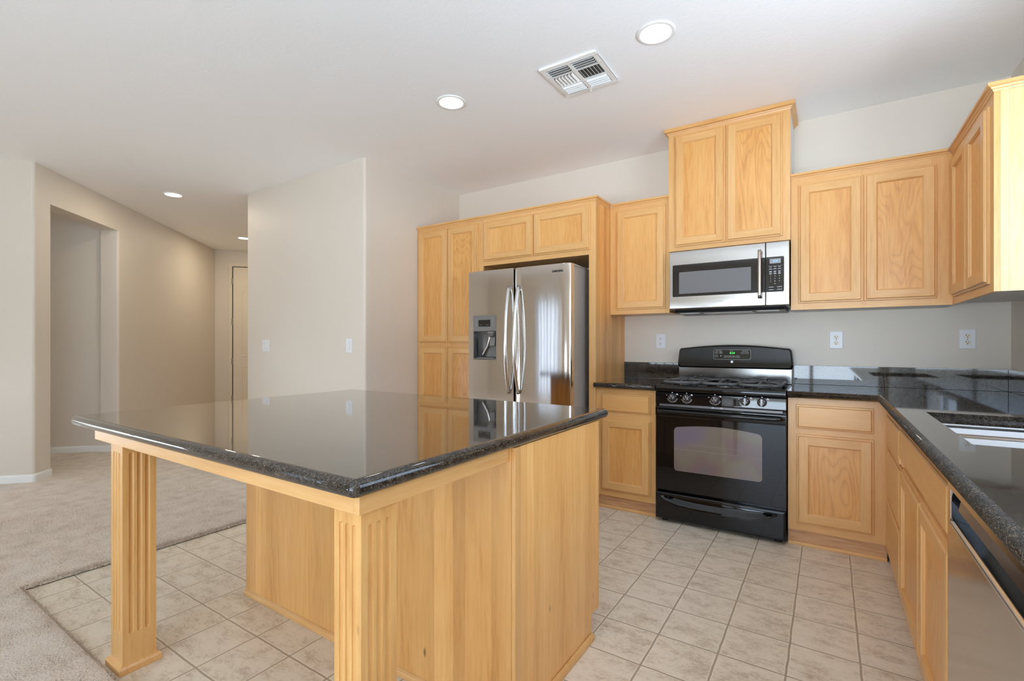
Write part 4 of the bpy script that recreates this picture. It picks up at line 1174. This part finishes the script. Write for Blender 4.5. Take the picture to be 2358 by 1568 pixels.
# ---------------- outlets and switches
def plate_y(Y, cx, cz, w, h):
    rr = []
    for (i, y) in ((0, Y-0.0004), (0, Y-0.003), (0.0015, Y-0.0048), (0.004, Y-0.0056)):
        rr.append([(p[0], y, p[1]) for p in rrect(cx-w/2+i, cx+w/2-i, cz-h/2+i, cz+h/2-i, 0.003, 3)])
    return MB().rings(rr)
def outlet(cx, cz, label, decora=False, group=None):
    t = thing('electrical_outlet', label, 'outlet', (cx, BACK_Y, cz), group)
    build('cover_plate', plate_y(BACK_Y, cx, cz, 0.075, 0.118), PLASTIC, t)
    y = BACK_Y-0.0056
    fc = MB(); sl = MB()
    if decora:
        fc.box(cx-0.0165, cx+0.0165, y-0.002, y, cz-0.0335, cz+0.0335)
        fc.box(cx-0.013, cx-0.001, y-0.0028, y-0.002, cz-0.003, cz+0.003); fc.box(cx+0.001, cx+0.013, y-0.0028, y-0.002, cz-0.003, cz+0.003)
        build('receptacle', fc, PLASTIC, t, 0.0005); ys = y-0.0023
        offs = (0.021, -0.021)
    else:
        for s in (0.0195, -0.0195):
            pts = [(cx+0.0172*math.cos(R(a)), max(-0.0135, min(0.0135, 0.0172*math.sin(R(a))))+cz+s) for a in range(0, 360, 12)]
            m_ = MB().prism(pts, y-0.002, y, 0, fn=lambda p, a: (p[0], a, p[1]))
            build('receptacle', m_, IVORY, t)
        sl.lathe([(0.0028, 0), (0.0028, -0.0008)], (cx, y, cz), 'y', 10); ys = y-0.0023
        offs = (0.0195, -0.0195)
    for s in offs:
        sl.box(cx-0.0075, cx-0.0050, ys-0.0004, ys+0.0003, cz+s-0.001, cz+s+0.0085)
        sl.box(cx+0.0050, cx+0.0072, ys-0.0004, ys+0.0003, cz+s-0.0005, cz+s+0.0075)
        sl.lathe([(0.0030, 0.0003), (0.0030, -0.0004)], (cx, ys, cz+s-0.0075), 'y', 10)
    build('slots', sl, SLOT, t)
outlet(-1.134, 1.215, 'white rectangular test-button outlet on backsplash wall left of the range', True, 'outlets on the backsplash wall')
outlet(0.043, 1.218, 'white duplex outlet on the wall just right of the range', False, 'outlets on the backsplash wall')
outlet(0.698, 1.220, 'white duplex outlet on the wall near the right corner', False, 'outlets on the backsplash wall')
def switch(cx, cz, w, ng, label):
    t = thing('light_switch', label, 'light switch', (cx, 2.70, cz))
    build('cover_plate', plate_y(2.70, cx, cz, w, 0.118), PLASTIC, t)
    y = 2.70-0.0056
    for k in range(ng):
        x = cx+(k-(ng-1)/2)*0.046
        fr_ = MB().box(x-0.0175, x+0.0175, y-0.0012, y, cz-0.0345, cz+0.0345)
        rk_ = MB().prism([(y-0.0012, cz-0.0325), (y-0.0075, cz-0.0325), (y-0.0025, cz+0.001), (y-0.0035, cz+0.0325), (y-0.0012, cz+0.0325)], x-0.0160, x+0.0160, 0, fn=lambda p, a: (a, p[0], p[1]))
        b_ = build('bezel', fr_, plain('switch_bezel', srgb(205, 205, 200), 0.4) if 'switch_bezel' not in bpy.data.materials else bpy.data.materials['switch_bezel'], t)
        build('rocker', rk_, PLASTIC, b_)
switch(-4.689, 1.175, 0.116, 2, 'white double rocker switch on the left part of the hall wall')
switch(-3.421, 1.178, 0.078, 1, 'white single rocker switch near the wall corner')

# ---------------- ceiling fittings
def can_light(x, y, label, warm=False, watt=0.7):
    t = thing('recessed_light', label, 'ceiling light', (x, y, CEIL), 'recessed ceiling lights')
    tr = MB().lathe([(0.094, -0.0005), (0.094, -0.004), (0.088, -0.007), (0.078, -0.0075), (0.074, -0.004), (0.074, -0.0005)], (x, y, CEIL), 'z', 40)
    build('trim_ring', tr, TRIM, t)
    ln = MB().lathe([(0.0735, -0.001), (0.0735, -0.0035), (0.05, -0.005), (0.001, -0.0055)], (x, y, CEIL), 'z', 40)
    build('lens', ln, LAMPW if warm else LAMP, t)
    L = bpy.data.lights.new('lamp', 'AREA'); L.shape = 'DISK'; L.size = 0.14; L.energy = watt
    L.color = (1.0, 0.86, 0.66) if warm else (1.0, 0.97, 0.93)
    lo = bpy.data.objects.new('bulb', L); COL.objects.link(lo); lo.parent = t; lo.location = (0, 0, -0.012)
can_light(-0.721, 2.415, 'recessed ceiling light nearest the air vent, largest of the four')
can_light(-2.027, 2.390, 'recessed ceiling light above the island near the refrigerator')
can_light(-5.689, 2.287, 'recessed hall light in the open ceiling left of the wall block', True, 5)
can_light(-7.150, 3.785, 'recessed hall light half hidden by the wall block edge', True, 7)

def vent():
    x0, x1, y0, y1 = -1.372, -1.029, 2.377, 2.731
    t = thing('ceiling_vent', 'white square louvred air vent in the kitchen ceiling', 'air vent', ((x0+x1)/2, (y0+y1)/2, CEIL))
    zt, zb = CEIL-0.0005, CEIL-0.011
    f = MB(); b = 0.030
    f.box(x0, x1, y0, y0+b, zb, zt); f.box(x0, x1, y1-b, y1, zb, zt)
    f.box(x0, x0+b, y0+b, y1-b, zb, zt); f.box(x1-b, x1, y0+b, y1-b, zb, zt)
    xm = (x0+x1)/2
    ya, yb = y0+0.115, y0+0.225
    f.box(xm-0.011, xm+0.011, y0+b, y1-b, zb, zt)
    f.box(x0+b, x1-b, ya-0.004, ya+0.004, zb+0.001, zt); f.box(x0+b, x1-b, yb-0.004, yb+0.004, zb+0.001, zt)
    build('frame', f, TRIM, t, 0.002)
    build('backing', MB().box(x0+b-0.002, x1-b+0.002, y0+b-0.002, y1-b+0.002, CEIL-0.0012, CEIL-0.0004), plain('duct_shadow', (0.10, 0.095, 0.09), 0.8), t)
    def slat_x(xa, xb, y, s):      # blade running along X, tipping towards s in Y
        q = MB().prism([(y, zt-0.001), (y+s*0.0115, zb-0.006), (y+s*0.0130, zb-0.0055), (y+s*0.0015, zt-0.001)], xa, xb, 0, fn=lambda p, a: (a, p[0], p[1]))
        build('louver', q, TRIM, t)
    def slat_y(yA, yB, x, s):
        q = MB().prism([(x, zt-0.001), (x+s*0.0115, zb-0.006), (x+s*0.0130, zb-0.0055), (x+s*0.0015, zt-0.001)], yA, yB, 0, fn=lambda p, a: (p[0], a, p[1]))
        build('louver', q, TRIM, t)
    for (xa, xb, sy) in ((x0+b+0.002, xm-0.013, -1), (xm+0.013, x1-b-0.002, 1)):
        for k in range(4): slat_x(xa, xb, ya-0.008-k*0.0205, -1)
        for k in range(4): slat_x(xa, xb, yb+0.008+k*0.0205, 1)
        for k in range(6):
            xk = (xa+0.004+k*0.0205) if sy == 1 else (xb-0.004-k*0.0205)
            slat_y(ya+0.006, yb-0.006, xk, sy)
    build('damper_lever', MB().box(xm-0.002, xm+0.002, y1-b+0.006, y1-b+0.012, zb-0.018, zb), TRIM, t)
    sc = MB()
    for (x, y) in ((x0+0.012, y0+0.09), (x1-0.012, y0+0.09), (x0+0.012, y1-0.09), (x1-0.012, y1-0.09)): sc.lathe([(0.004, 0), (0.004, -0.0015), (0.001, -0.002)], (x, y, zb), 'z', 10)
    build('screws', sc, TRIM, t)
vent()
